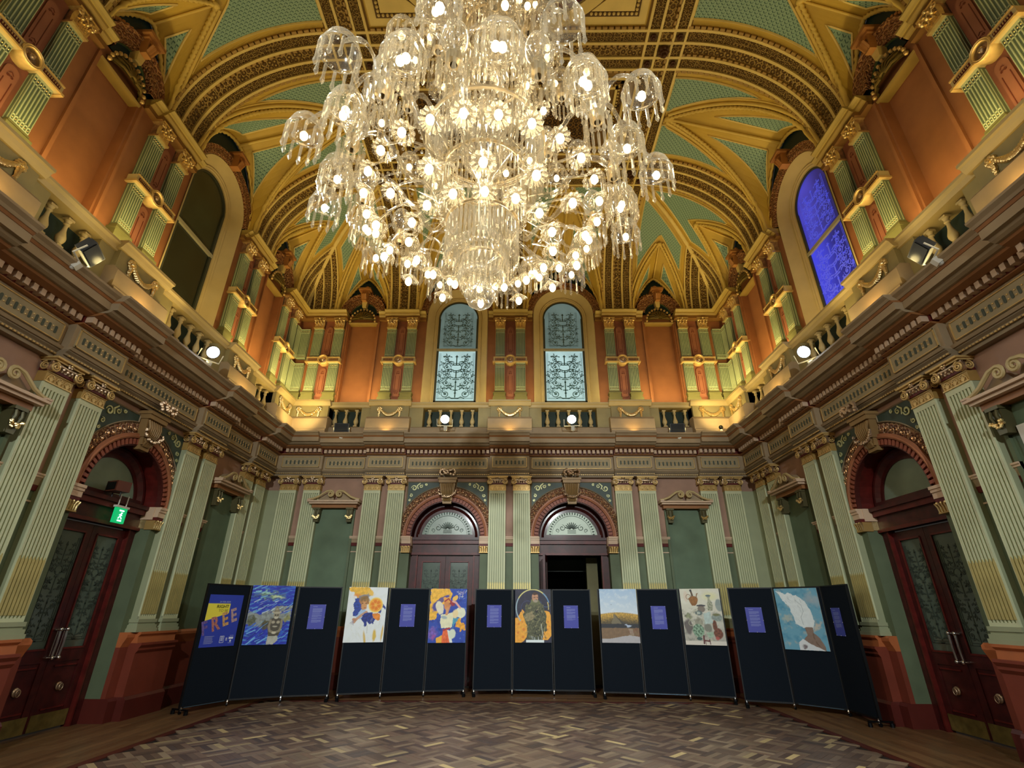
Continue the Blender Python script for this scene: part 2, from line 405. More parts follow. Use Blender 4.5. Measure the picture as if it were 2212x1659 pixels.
def corinth_mesh():
    b = MB(); z0 = 8.44
    b.box(-.115, .115, 0, .14, z0, z0 + .28, 1); b.box(-.13, .13, 0, .17, z0 - .015, z0 + .02, 0)
    b.box(-.155, .155, 0, .2, z0 + .275, z0 + .305, 0)
    def leaf(x, h, w, lean, zz, side=0):
        rows = []
        for i in range(5):
            t = i / 4; ww = w * (1 - t * t * .6) * (.8 + .5 * math.sin(PI * t)); o = lean * t ** 2.2; zc = zz + h * math.sin(t * 1.9) / math.sin(1.9) * (1 if t < .9 else .96)
            rows.append([(x - ww, .13 + o - .01, zc), (x, .155 + o, zc + .005), (x + ww, .13 + o - .01, zc)])
        b.grid(rows, m=0)
        b.ball(x, .16 + lean, zz + h * .93, w * .75, 5, 4, .8, 0)
    for x in (-.08, 0, .08): leaf(x, .12, .036, .06, z0 + .01)
    for x in (-.105, -.04, .04, .105): leaf(x, .19, .03, .05, z0 + .03)
    for sx in (-1, 1):
        sp = spiral(sx * .115, z0 + .235, .042, 1.5, PI / 2 if sx > 0 else PI / 2, sx, 16, .2)
        b.tube([(x, .185, z) for x, z in sp], .013, 5, 0)
        b.tube([(sx * .02, .15, z0 + .12), (sx * .05, .17, z0 + .2), (sx * .1, .185, z0 + .275)], .012, 5, 0)
        b.tube([(sx * .05, .16, z0 + .1), (sx * .03, .18, z0 + .2), (0, .185, z0 + .24)], .01, 5, 0)
    b.ball(0, .2, z0 + .28, .03, 7, 5, 1, 0)
    return b.mesh('capital', [GOLD, BRONZE], 'auto')
def upshaft_mesh():
    b = MB(); w = .237
    for z0, z1 in ((6.60, 7.40), (7.54, 8.44)):
        b.box(-w / 2, w / 2, 0, .10, z0, z1, 0)
        n = 6; g = w / n
        for i in range(n + 1):
            x = -w / 2 + g * i; b.box(max(-w / 2, x - .006), min(w / 2, x + .006), .10, .112, z0 + .03, z1 - .03, 1)
        for z in (z0, z0 + .1, z1 - .03, z1 - .13): b.box(-w / 2, w / 2, .098, .112, z, z + .012 if z not in (z0, z1 - .03) else z + .03, 1)
        for i in range(n):
            x = -w / 2 + g * (i + .5)
            for z in (z0 + .065, z1 - .075): b.ball(x, .105, z, .010, 5, 3, 1, 2)
        for s in (-1, 1):
            for q in (.02, .07): b.box(s * w / 2 - .004, s * w / 2 + .004, q, q + .012, z0 + .03, z1 - .03, 1)
    for z0, z1, e in ((6.30, 6.40, .05), (6.40, 6.50, .03), (6.50, 6.54, .045), (6.54, 6.60, .015)): b.box(-w / 2 - e, w / 2 + e, 0, .11 + e, z0, z1, 3)
    return b.mesh('pilaster', [SAGE, SAGEL, GOLD, mat('olive_base_paint', '#66633c', .5)])
def xband_mesh():
    b = MB()
    for a, c in ((-.44, -.12), (.12, .44)):
        b.box(a, c, 0, .16, 7.40, 7.54, 0); b.box(a, c, .16, .19, 7.395, 7.42, 1); b.box(a, c, .16, .175, 7.525, 7.545, 1)
        b.box(a + .04, c - .04, .16, .166, 7.445, 7.505, 2)
        n = 8
        for i in range(n): b.cbox(a + .06 + (c - a - .12) * i / (n - 1), .168, 7.475, .014, .01, .03, 1)
    for s in (-1, 1): b.box(s * .44 - .02, s * .44 + .02, 0, .19, 7.385, 7.42, 1)
    prof = [(.095, .10), (.095, .175), (.105, .19), (.118, .182), (.13, .19), (.142, .175), (.142, .0)]
    rows = []
    for r, h in prof: rows.append([(r * math.cos(2 * PI * j / 24), h, 7.47 + r * math.sin(2 * PI * j / 24)) for j in range(24)])
    b.grid(rows, close=True, m=1)
    return b.mesh('cross_band', [CREAM, GILT, DRED], 'auto')
def medal_mesh():
    b = MB(); rows = []
    for r, h in ((.10, .12), (.06, .125), (.03, .14)): rows.append([(r * math.cos(2 * PI * j / 16), h, 7.47 + r * math.sin(2 * PI * j / 16)) for j in range(16)])
    b.grid(rows, close=True); b.ball(0, .15, 7.475, .042, 8, 6, 1.2); b.ball(.01, .18, 7.46, .014, 6, 4); b.ball(-.015, .17, 7.495, .018, 6, 4)
    return b.mesh('bust_medallion', BRONZE, 'auto')
def rustpanel_mesh():
    b = MB(); b.box(-.15, .15, -.01, .02, 6.3, 8.75, 0)
    for z0, z1 in ((6.45, 7.25), (7.65, 8.5)):
        b.prism([(-.085, z0), (.085, z0), (.085, z1 - .06)] + arc(0, z1 - .06, .085, 0, PI, 8)[1:-1] + [(-.085, z1 - .06)], .045, .02, 1)
        for q in (-1, 1):
            b.box(q * .05 - .004, q * .05 + .004, .045, .05, z0 + .12, z1 - .2, 2)
        for cz in (z0 + .1, z1 - .14):
            ribbon(b, spiral(-.022, cz, .02, 1.2, 0, 1, 10), .009, .052, 2); ribbon(b, spiral(.022, cz, .02, 1.2, PI, -1, 10), .009, .052, 2)
            ribbon(b, [(-.03, cz + .04), (0, cz + .07), (.03, cz + .04)], .01, .052, 2)
    return b.mesh('ornament_panel', [RUST, mat('rust_panel_raised', '#986046', .6), mat('rust_line', '#6a2f1a', .6)])
def garland_mesh():
    b = MB(); g = random.Random(3); z = 5.96
    for s in (-1, 1):
        for k in range(7):
            a = k * 2 * PI / 7; b.ball(s * .25 + .045 * math.cos(a), .02, z + .045 * math.sin(a), .03, 5, 4)
        b.ball(s * .25, .045, z, .03, 6, 4)
        for k in range(7): b.ball(s * (.25 + .008 * g.uniform(-1, 1)), .025, z - .06 - k * .024, .034 - .0022 * k, 5, 4)
        b.ball(s * .25, .03, z - .2, .022, 5, 4)
    for k in range(19):
        t = k / 18; x = -.235 + .47 * t; zz = z - .16 * math.sin(PI * t); r = .026 + .024 * math.sin(PI * t)
        b.ball(x, .03, zz, r, 6, 4); b.ball(x + g.uniform(-.01, .01), .045, zz + g.uniform(-.02, .02), r * .6, 5, 4)
    return b.mesh('garland', GOLD, 'auto')
def baluster_mesh():
    b = MB(); b.box(-.045, .045, -.045, .045, 0, .03); b.box(-.045, .045, -.045, .045, .41, .44)
    b.lathe([(.03, .03), (.04, .045), (.03, .06), (.045, .085), (.058, .12), (.058, .15), (.045, .19), (.028, .25), (.022, .31), (.024, .335), (.036, .345), (.036, .36), (.026, .37), (.036, .395), (.044, .41)], 12)
    return b.mesh('baluster', CREAM, 'auto')
def scroll_poly(sx):
    return None
def pediment_mesh():
    b = MB()
    b.box(-.60, .60, 0, .26, 3.74, 3.775, 0); b.box(-.565, .565, 0, .22, 3.70, 3.74, 0); b.box(-.52, .52, 0, .14, 3.62, 3.70, 1)
    for s in (-1, 1):
        pl = [(s * .60, 3.80), (s * .50, 3.815), (s * .38, 3.86), (s * .28, 3.93), (s * .2, 3.985), (s * .13, 4.0)]
        pl2 = pl + [(s * .13 - s * .0 + 0 + .0, 4.0)]
        sp = spiral(s * .10, 3.93, .075, 1.6, PI / 2, s * -1 if False else (1 if s > 0 else -1), 20, .2)
        path = [(x, z) for x, z in pl[:-1]] + sp
        b.tube([(x, .2, z) for x, z in path], [.026] * 5 + [.024 * (1 - .4 * i / 20) for i in range(21)], 6, 2)
        body = [(s * .58, 3.775), (s * .04, 3.775), (s * .04, 3.84), (s * .1, 3.93), (s * .2, 3.97), (s * .28, 3.92), (s * .38, 3.85), (s * .5, 3.80)]
        b.prism(body if s < 0 else body[::-1], .12, .0, 3)
        b.box(min(s * .52, s * .60), max(s * .52, s * .60), 0, .27, 3.775, 3.80, 0)
    return b.mesh('pediment', [CREAM2, OCHRE, CREAM, TAUPE], 'auto')
def console_mesh():
    b = MB(); b.prism([(-.075, 3.62), (.075, 3.62), (.065, 3.42), (.05, 3.30), (-.05, 3.30), (-.065, 3.42)], .14, 0, 0)
    b.box(-.085, .085, 0, .17, 3.58, 3.62, 0)
    for x in (-.04, .04): b.tube([(x, .15, 3.58), (x, .17, 3.5), (x, .13, 3.4), (x, .12, 3.31)], .016, 5, 0)
    return b.mesh('console', [mat('bronze_green_console', '#5c5638', .45, .3)], 'auto')
def clusters_mesh():
    b = MB(); g = random.Random(5)
    for k in range(22):
        t = k / 21; x = -.07 + .14 * t; b.ball(x, .15 + g.uniform(0, .04), 3.43 - .045 * math.sin(PI * t) + g.uniform(-.025, .025), g.uniform(.014, .022), 5, 4)
    return b.mesh('flower_swag', GOLD, 'auto')
PR = dict(shaft=shaft_mesh(), gilt=flute_gilt_mesh(), base=base_mesh(), neck=neck_mesh(), ionic=ionic_mesh(), cor=corinth_mesh(), up=upshaft_mesh(),
          xb=xband_mesh(), med=medal_mesh(), rp=rustpanel_mesh(), gar=garland_mesh(), bal=baluster_mesh(), ped=pediment_mesh(), con=console_mesh(), clu=clusters_mesh())
def plain_shaft_mesh():
    b = MB(); b.box(-.19, .19, 0, .1, 1.32, 4.03); return b.mesh('pilaster', PILA)

def arch_panel(mb, u0, u1, z0, z1, cx, hw, zs, y, m=0, n=20, zb=None):
    """rectangle with a round-headed opening"""
    if cx - hw > u0: mb.cap([(u0, y, z0), (cx - hw, y, z0), (cx - hw, y, zs), (u0, y, zs)][::-1], m)
    if u1 > cx + hw: mb.cap([(cx + hw, y, z0), (u1, y, z0), (u1, y, zs), (cx + hw, y, zs)][::-1], m)
    A = arc(cx, zs, hw, PI, 0, n)
    # above the springing
    mb.cap([(u0, y, zs), (cx - hw, y, zs), (cx - hw, y, z1), (u0, y, z1)][::-1], m); mb.cap([(cx + hw, y, zs), (u1, y, zs), (u1, y, z1), (cx + hw, y, z1)][::-1], m)
    for i in range(n): mb.cap([(A[i][0], y, A[i][1]), (A[i + 1][0], y, A[i + 1][1]), (A[i + 1][0], y, z1), (A[i][0], y, z1)][::-1], m)
def arch_ring(mb, cx, zs, prof, n=28, m=0, uvs=1., zlow=None):
    """sweep profile [(r,y)] round a semicircle (optionally with straight legs down to zlow)"""
    path = []
    if zlow is not None: path.append((0, zlow))
    rows = []; uvr = []
    A = [PI * i / n for i in range(n + 1)]
    def row(a, dz=0.): return [(cx + r * math.cos(a), y, zs + r * math.sin(a) + dz) for r, y in prof]
    pv = [0.]
    for k in range(1, len(prof)): pv.append(pv[-1] + math.hypot(prof[k][0] - prof[k - 1][0], prof[k][1] - prof[k - 1][1]))
    if zlow is not None: rows.append([(cx + r, y, zlow) for r, y in prof]); uvr.append([(-(zs - zlow) * uvs, v * uvs) for v in pv])
    for a in A: rows.append(row(a)); uvr.append([(a * prof[0][0] * uvs, v * uvs) for v in pv])
    if zlow is not None: rows.append([(cx - r, y, zlow) for r, y in prof]); uvr.append([(PI * prof[0][0] * uvs + (zs - zlow) * uvs, v * uvs) for v in pv])
    mb.grid(rows, uv=uvr, m=m)

# ------------------------------------------------------------------ wall assembly
DH = .80      # half width of the door openings
EXIT = {}
def spread_ring(mb, cx, zs, r, y, a0, a1, n, fn):
    for i in range(n):
        a = a0 + (a1 - a0) * (i + .5) / n; fn(mb, cx + r * math.cos(a), y, zs + r * math.sin(a), a)
def scroll_run(mb, cx, zs, r, y, a0, a1, n, size, m=0):
    for i in range(n):
        a = a0 + (a1 - a0) * (i + .5) / n; s = 1 if i % 2 else -1
        x, z = cx + (r + s * size * .15) * math.cos(a), zs + (r + s * size * .15) * math.sin(a)
        sp = spiral(x, z, size * .5, 1.1, a + (PI / 2 if s > 0 else -PI / 2), s, 9, .2)
        mb.tube([(p[0], y, p[1]) for p in sp], [size * .13 * (1 - .4 * k / 9) for k in range(10)], 4, m)
        mb.ball(sp[-1][0], y + .01, sp[-1][1], size * .16, 5, 3, 1, m)
DRIM = {}
def archivolt_meshes():
    out = {}
    b = MB(); arch_ring(b, 0, 3.0, [(.78, -.02), (.78, .05), (.80, .05)], m=1)
    arch_ring(b, 0, 3.0, [(.80, .02), (.90, .02)], m=0)
    def dent(mb, x, y, z, a):
        t = MB().cbox(0, 0, 0, .085, .045, .045, 0); mb.add(t, mtx((x, .045, z), (0, -a, 0)))
    spread_ring(b, 0, 3.0, .845, .04, .03, PI - .03, 34, dent)
    arch_ring(b, 0, 3.0, [(.90, .02), (.90, .075), (.925, .085), (.94, .07), (.975, .07), (.975, .04)], m=2)
    for m in b.mi[-1:]: pass
    out['trim'] = b.mesh('arch_moulding', [mat('rosy_dentil_paint', '#93503c', .5), mat('dark_red_recess', '#4a1a14', .5), mat('rosy_arch_paint', '#a4694a', .5)], False)
    b = MB(); arch_ring(b, 0, 3.0, [(.975, .03), (1.13, .03), (1.14, .0)], uvs=1.); out['band'] = b.mesh('carved_band', CARVP)
    b = MB(); scroll_run(b, 0, 3.0, 1.05, .045, .28, 1.38, 11, .085); scroll_run(b, 0, 3.0, 1.05, .045, PI - .28, PI - 1.38, 11, .085)
    out['scroll'] = b.mesh('gilt_scrollwork', mat('rosy_gilding', (.78, .5, .3, 1), .3, .85, var=.25, vs=20), 'auto')
    # spandrels
    b = MB(); c = MB()
    for s in (-1, 1):
        A = [(s * 1.15 * math.cos(a), 3.0 + 1.15 * math.sin(a)) for a in [R_(36) + (R_(80) - R_(36)) * i / 10 for i in range(11)]]
        top = 4.25; x0 = s * .955
        pl = [p for p in A if abs(p[0]) < .955]
        poly = [(x0, 3.0 + math.sqrt(1.15 ** 2 - .955 ** 2))] + pl + [(pl[-1][0], top), (x0, top)]
        b.prism(poly if s > 0 else poly[::-1], .03, .0, 0)
        for k in range(len(poly)):
            p, q = poly[k], poly[(k + 1) % len(poly)]
            if (p[0], p[1]) != (q[0], q[1]): b.tube([(p[0], .035, p[1]), (q[0], .035, q[1])], .012, 4, 1)
        for (x, z, r, a) in ((.80, 4.10, .07, 0), (.64, 4.15, .045, 2), (.86, 3.93, .04, 1), (.52, 4.19, .03, 2.5), (.89, 3.82, .028, 1.5)):
            ribbon(c, spiral(s * x, z, r, 1.25, a, s, 16, .25), .028 if r > .05 else .018, .045, 0, .015)
        ribbon(c, [(s * .70, 4.08), (s * .73, 4.16), (s * .66, 4.22)], .03, .045, 0, .015)
    out['spandrel'] = b.mesh('spandrel_panel', [CARVG, TAUPE2]); out['spscroll'] = c.mesh('spandrel_scroll', mat('pale_green_gilt', '#c0bf8c', .4, .3))
    # keystone with fluted console, swag and a flower bunch on top
    b = MB(); pr = []
    for z0, z1, w0, w1, d in ((3.73, 3.80, .10, .11, .10), (3.80, 3.92, .115, .125, .13), (3.92, 4.20, .14, .185, .15), (4.20, 4.27, .20, .21, .20), (4.27, 4.32, .225, .225, .22)):
        b.prism([(-w0, z0), (w0, z0), (w1, z1), (-w1, z1)], d, 0, 0)
    for k in range(-3, 4): b.tube([(k * .045, .15, 4.19), (k * .042, .185, 4.08), (k * .038, .175, 3.98), (k * .034, .14, 3.93)], .02, 5, 0)
    for k in range(-2, 3): b.tube([(k * .04, .13, 3.90), (k * .037, .155, 3.85), (k * .032, .11, 3.79)], .019, 5, 0)
    out['key'] = b.mesh('keystone', [mat('ochre_keystone_paint', '#937449', .45, .1)], 'auto')
    b = MB(); g = random.Random(9)
    for k in range(26):
        t = k / 25 * PI; b.ball(-.2 * math.cos(t), .18 + g.uniform(0, .03), 4.02 - .14 * math.sin(t) + g.uniform(-.02, .02), g.uniform(.018, .028), 5, 4)
    for k in range(16):
        a = k / 15 * PI; r = .13 + .05 * math.sin(3 * a); b.ball(r * math.cos(a) * 1.1, .27 + g.uniform(0, .05), 4.37 + r * math.sin(a), g.uniform(.025, .04), 5, 4)
    for k in range(8): b.ball(g.uniform(-.08, .08), .32, 4.37 + g.uniform(0, .1), .035, 5, 4)
    out['fl'] = b.mesh('flower_bunch', BRONZE, 'auto')
    # impost mouldings + gilt capitals of the door reveals
    b = MB(); c = MB()
    for s in (-1, 1):
        a, e = (.78, .985) if s > 0 else (-.985, -.78)
        for z0, z1, d in ((2.96, 3.0, .1), (2.92, 2.96, .085), (2.84, 2.92, .07)): b.box(a, e, -.1, d, z0, z1, 0)
        b.box(a, e, -.1, .06, 2.79, 2.84, 1); c.box(a, e, -.1, .05, 2.66, 2.79, 0)
        for k in range(5):
            x = (a + e) / 2 + (k - 2) * .045
            c.tube([(x, .055, 2.665), (x, .06, 2.73), (x + .008 * (k - 2), .085, 2.78)], [.014, .018, .01], 5, 1)
        for k in range(3): c.ball((a + e) / 2 + (k - 1) * .07, .075, 2.775, .02, 5, 4, 1, 1)
        c.box(a, e, -.1, .07, 2.645, 2.662, 0)
    out['imp'] = b.mesh('impost', [CREAM2, DRED]); out['icap'] = c.mesh('impost_capital', [mat('gilt_ground', '#b9965a', .4, .4), GOLD], 'auto')
    # one mask: the small keystone block
    return out
AR = archivolt_meshes()
def etched(mb, w, z0, z1, y, full=True, wd=.02):
    """symmetrical arabesque in a panel: vase, scrolls, leaves"""
    h = z1 - z0; cz = lambda t: z0 + h * t
    def sym(pl, wdt): 
        ribbon(mb, pl, wdt, y); ribbon(mb, [(-x, z) for x, z in pl], wdt, y)
    for x0, q in ((w - .03, .008), (w - .06, .006)):
        mb.box(-x0 - q / 2, -x0 + q / 2, y - .003, y, z0 + .03, z1 - .03); mb.box(x0 - q / 2, x0 + q / 2, y - .003, y, z0 + .03, z1 - .03)
        mb.box(-x0, x0, y - .003, y, z0 + .03 + (w - .03 - x0), z0 + .03 + (w - .03 - x0) + q)
    for t, xx, r, a, s in ((.21, .75, .055, 0, 1), (.42, .72, .06, PI, -1), (.57, .76, .05, 0, 1), (.74, .72, .05, PI, -1), (.27, .28, .05, PI / 2, 1), (.56, .42, .05, 0, -1), (.76, .34, .05, PI, 1), (.9, .55, .045, 0, 1), (.15, .86, .03, 0, 1), (.36, .88, .03, 0, 1), (.5, .9, .03, 0, 1)):
        rr = r * w / .5 * 1.1; sym(spiral(w * xx, cz(t), rr, 1.3, a, s, 16, .2), wd * .8)
        for k in range(4): aa = a + k * 1.3; sym([(w * xx + rr * 1.05 * math.cos(aa), cz(t) + rr * 1.05 * math.sin(aa)), (w * xx + rr * 1.5 * math.cos(aa + .3), cz(t) + rr * 1.5 * math.sin(aa + .3)), (w * xx + rr * 1.9 * math.cos(aa), cz(t) + rr * 1.9 * math.sin(aa))], wd * 1.1)
    for t, r, a, s in ((.10, .11, PI / 2, -1), (.33, .085, PI * .9, 1), (.50, .07, 0, -1), (.66, .075, PI, 1), (.82, .06, PI / 2, -1)):
        rr = r * w / .5
        sym(spiral(w * .52, cz(t) + rr * .3, rr * 1.1, 1.5, a, s, 22, .18), wd)
        sym([(w * .12, cz(t) - rr), (w * .3, cz(t) - rr * .5), (w * .5, cz(t) - rr * .9)], wd * 1.3)
        mb.add(MB().cbox(w * .52, y - .002, cz(t) + rr * .3, rr * .5, .004, rr * .5), None); mb.add(MB().cbox(-w * .52, y - .002, cz(t) + rr * .3, rr * .5, .004, rr * .5), None)
        for k in range(5):
            x = w * (.25 + .1 * k); sym([(x, cz(t) + rr * (1.5 + .3 * (k % 2))), (x + w * .04, cz(t) + rr * (1.9 + .3 * (k % 2))), (x + w * .09, cz(t) + rr * 1.7)], wd * 1.3)
    for t, ww in ((.03, .16), (.14, .06), (.2, .13), (.36, .05), (.42, .18), (.45, .1), (.6, .16), (.72, .2), (.9, .08)):
        mb.add(MB().cbox(0, y - .002, cz(t), ww * w * 2, .004, h * .018), None)
    for a, b_ in ((.05, .4), (.45, .6), (.72, .93)): mb.box(-w * .03, w * .03, y - .004, y, cz(a), cz(b_))
    ribbon(mb, arc(0, cz(.66), w * .28, 0, 2 * PI, 20), wd, y)

def build_wall(w):
    s = w.side; B = s == 'back'
    # ---- lower wall -------------------------------------------------
    rd = .28 if B else .28
    b = MB(); edges = []
    cur = w.c0
    for c in sorted(w.doors): edges.append((cur, c - DH)); cur = c + DH
    edges.append((cur, w.c1))
    for a, e in edges: b.cap([(a, 0, 0), (e, 0, 0), (e, 0, 2.86), (a, 0, 2.86)][::-1])
    root = b.obj('wall_' + s, GREEN, None, kind='structure'); w.place(root); w.root = root
    b = MB(); cur = w.c0
    for c in sorted(w.doors):
        b.cap([(cur, 0, 2.86), (c - 1.0, 0, 2.86), (c - 1.0, 0, 4.5), (cur, 0, 4.5)][::-1]); arch_panel(b, c - 1.0, c + 1.0, 2.86, 4.5, c, DH, 3.0, 0); cur = c + 1.0
    b.cap([(cur, 0, 2.86), (w.c1, 0, 2.86), (w.c1, 0, 4.5), (cur, 0, 4.5)][::-1])
    b.obj('upper_band', PINK, root)
    br = w.breaks()
    # string course, dado, plinth
    def segs(margin=.0):
        out = []; cur = w.c0
        cuts = [(c - DH - margin, c + DH + margin) for c in w.doors]
        for a, e in sorted(cuts): out.append((cur, a)); cur = e
        out.append((cur, w.c1)); return out
    st = MB(); nich = [(n - .43, n + .43) for n in [q + (.12 * (1 if s == 'right' else -1) if s != 'back' and abs(abs(q) - 4.85) < .01 else 0) for q in w.niches]]
    ss = []
    for a, e in segs(.18):
        cur = a
        for n0, n1 in sorted(nich):
            if a < n0 < e: ss.append((cur, n0)); cur = n1
        ss.append((cur, e))
    for a, e in ss:
        sweep(st, [(0, 2.95), (0, 3.0), (.07, 3.0), (.07, 2.98), (.055, 2.97), (.055, 2.95)], a, e, w, 0)
        sweep(st, [(0, 2.86), (0, 2.95), (.045, 2.95), (.035, 2.9), (.03, 2.86)], a, e, w, 1)
        sweep(st, [(0, 2.79), (0, 2.86), (.03, 2.86), (.02, 2.79)], a, e, w, 2)
        sweep(st, [(0, 2.655), (0, 2.675), (.015, 2.675), (.015, 2.655)], a, e, w, 0)
    st.obj('string_course', [CREAM2, TAUPE, DRED], root)
    dd = MB(); bb = MB()
    pseg = [(u0, u1) for u0, u1, f in br if f]
    for a, e in segs():
        sweep(bb, [(0, 0), (0, .3), (.10, .3), (.13, .26), (.13, 0)], a, e, w)
        sweep(dd, [(0, .3), (0, .95), (.07, .95), (.07, .3)], a, e, w, 0)
        sweep(dd, [(0, .95), (0, 1.15), (.09, 1.15), (.13, 1.12), (.13, 1.08), (.09, 1.0), (.07, .95)], a, e, w, 1)
    for a, e in pseg:
        a2, e2 = a + .02, e - .02
        if a <= w.c0 + 1e-3: a2 = w.c0
        if e >= w.c1 - 1e-3: e2 = w.c1
        sweep(bb, [(0, 0), (0, .3), (.22, .3), (.25, .26), (.25, 0)], a2, e2, w)
        sweep(dd, [(0, .3), (0, .86), (.2, .86), (.2, .3)], a2, e2, w, 0)
        sweep(dd, [(0, .86), (0, 1.0), (.26, 1.0), (.26, .97), (.23, .93), (.23, .9), (.2, .86)], a2, e2, w, 0)
        sweep(dd, [(0, 1.0), (0, 1.15), (.21, 1.15), (.21, 1.12), (.18, 1.09), (.19, 1.0)], a2, e2, w, 1)
    dd.obj('dado', [DADO, DADO2], root); base = bb.obj('baseboard_' + s, PLINTH, None, kind='structure'); w.place(base)
    # ---- pilasters ---------------------------------------------------
    SL = .282; SU = .2735
    plain = plain_shaft_mesh()
    for p in w.pairs + w.cpairs:
        for q in (-1, 1):
            x = p + q * SL
            if not (w.lo - .6 < x < w.hi + .6) and s != 'back': continue
            o = link('pilaster', PR['shaft'], root, (x, 0, 0))
            link('gilded_flutes', PR['gilt'], o); link('base', PR['base'], o); link('necking', PR['neck'], o); link('capital', PR['ionic'], o)
    for p in w.cpairs:           # the plain returned pilaster that folds into the room corner
        x = w.c1 - .16 if p > 0 else w.c0 + .16
        o = link('corner_pilaster', plain, root, (x, -.02, 0))
    # between the shafts of a pair a plain tan strip
    # ---- niche bays ---------------------------------------------------
    for n in [q + (.12 * (1 if s == 'right' else -1) if s != 'back' and abs(abs(q) - 4.85) < .01 else 0) for q in w.niches]:
        r = MB(); r.box(n - .43, n + .43, -.0, .012, 1.15, 3.62, 0)
        for q in (-1, 1):
            r.box(n + q * .455 - .025, n + q * .455 + .025, 0, .05, 1.15, 3.62, 1)
        r.obj('niche_panel', [GREEN2, GREEN], root)
        o = link('pediment', PR['ped'], root, (n, 0, 0))
        for q in (-1, 1):
            c = link('console', PR['con'], root, (n + q * .38, 0, 0)); link('flower_swag', PR['clu'], c)
    # ---- entablature (trim) --------------------------------------------
    NAMES = {'back': 'trim_1', 'left': 'trim_2', 'right': 'trim_3'}
    e1 = MB()
    for u0, u1, f in br:
        F = .11 * f
        for pr, m in (([(0, 4.35), (0, 4.40), (.10, 4.40), (.10, 4.35)], 1), ([(0, 4.40), (0, 4.47), (.15, 4.47), (.15, 4.455), (.12, 4.43), (.12, 4.40)], 1),
                      ([(0, 4.47), (0, 4.505), (.19, 4.505), (.17, 4.47)], 0), ([(0, 4.505), (0, 4.84), (.13, 4.84), (.13, 4.505)], 0),
                      ([(0, 4.84), (0, 4.87), (.20, 4.87), (.20, 4.855), (.16, 4.84)], 2), ([(0, 4.87), (0, 4.965), (.19, 4.965), (.19, 4.87)], 3),
                      ([(0, 4.965), (0, 5.01), (.42, 5.01), (.40, 4.985), (.30, 4.965)], 2), ([(0, 5.01), (0, 5.055), (.52, 5.055), (.50, 5.03), (.46, 5.01)], 0),
                      ([(0, 5.055), (0, 5.16), (.58, 5.16), (.58, 5.055)], 0), ([(0, 5.16), (0, 5.19), (.61, 5.19), (.59, 5.16)], 2),
                      ([(0, 5.19), (0, 5.28), (.68, 5.28), (.68, 5.25), (.64, 5.22), (.62, 5.19)], 0)):
            sweep(e1, pr, u0, u1, w, m, F)
    tr = e1.obj(NAMES[s], [TAUPE, TAUPE2, OCHRE, DRED], None, kind='structure'); w.place(tr)
    # bead row
    bd = MB()
    for u0, u1, f in br:
        d = .125 + .11 * f; n = int((u1 - u0) / .05)
        for k in range(n): bd.cbox(u0 + (k + .5) * .05, d, 4.405, .028, .02, .018)
    bd.obj('bead_row', GILT, tr, kind='stuff')
    dm = MB().cbox(0, 0, 0, .062, .10, .082).mesh('dentil', CREAM2)
    nd = 0
    rest = MB()
    for u0, u1, f in br:
        d = .19 + .11 * f + .05; n = max(1, int(round((u1 - u0) / .105))); g = (u1 - u0) / n
        for k in range(n):
            x = u0 + (k + .5) * g
            if w.mit[0] and x < w.c0 + d + .1: continue
            if w.mit[1] and x > w.c1 - d - .1: continue
            if nd < 290: link('dentil', dm, tr, (x, d, 4.922)); nd += 1
            else: rest.cbox(x, d, 4.922, .062, .1, .082)
    # frieze panels: a framed tablet with pierced slots
    for u0, u1, f in br:
        d = .13 + .11 * f; a, e = u0 + .06, u1 - .06
        if u0 <= w.c0 + .01 and w.mit[0]: a = w.c0 + d + .12
        if u1 >= w.c1 - .01 and w.mit[1]: e = w.c1 - d - .12
        if e - a < .25: continue
        fp = MB(); fp.box(a, e, d, d + .018, 4.54, 4.80, 0)
        for z in (4.545, 4.785): fp.box(a, e, d + .018, d + .03, z, z + .012, 1)
        fp.box(a, a + .012, d + .018, d + .03, 4.545, 4.797, 1); fp.box(e - .012, e, d + .018, d + .03, 4.545, 4.797, 1)
        fo = fp.obj('frieze_panel', [FRZ, GILT], tr)
        n = int((e - a - .1) / .088); sl = MB(); g = (e - a - .1) / n
        for k in range(n):
            x = a + .05 + (k + .5) * g
            pl = arc(x, 4.70, .017, 0, PI, 4) + arc(x, 4.635, .017, PI, 2 * PI, 4); sl.prism(pl[::-1], d + .024, d + .017, 0)
            if k < n - 1:
                for z in (4.64, 4.70): sl.ball(x + g / 2, d + .02, z, .012, 5, 3, 1, 1)
        sl.obj('slot_row', [SLOT, GILT], fo, kind='stuff')
    # ---- parapet with balusters ------------------------------------------
    NP = {'back': 'trim_4', 'left': 'trim_5', 'right': 'trim_6'}
    pb = MB()
    wins = [(c - .68, c + .68) for c in w.doors]; nis = [(n - .40, n + .40) for n in w.niches]
    ops = sorted(wins + nis)
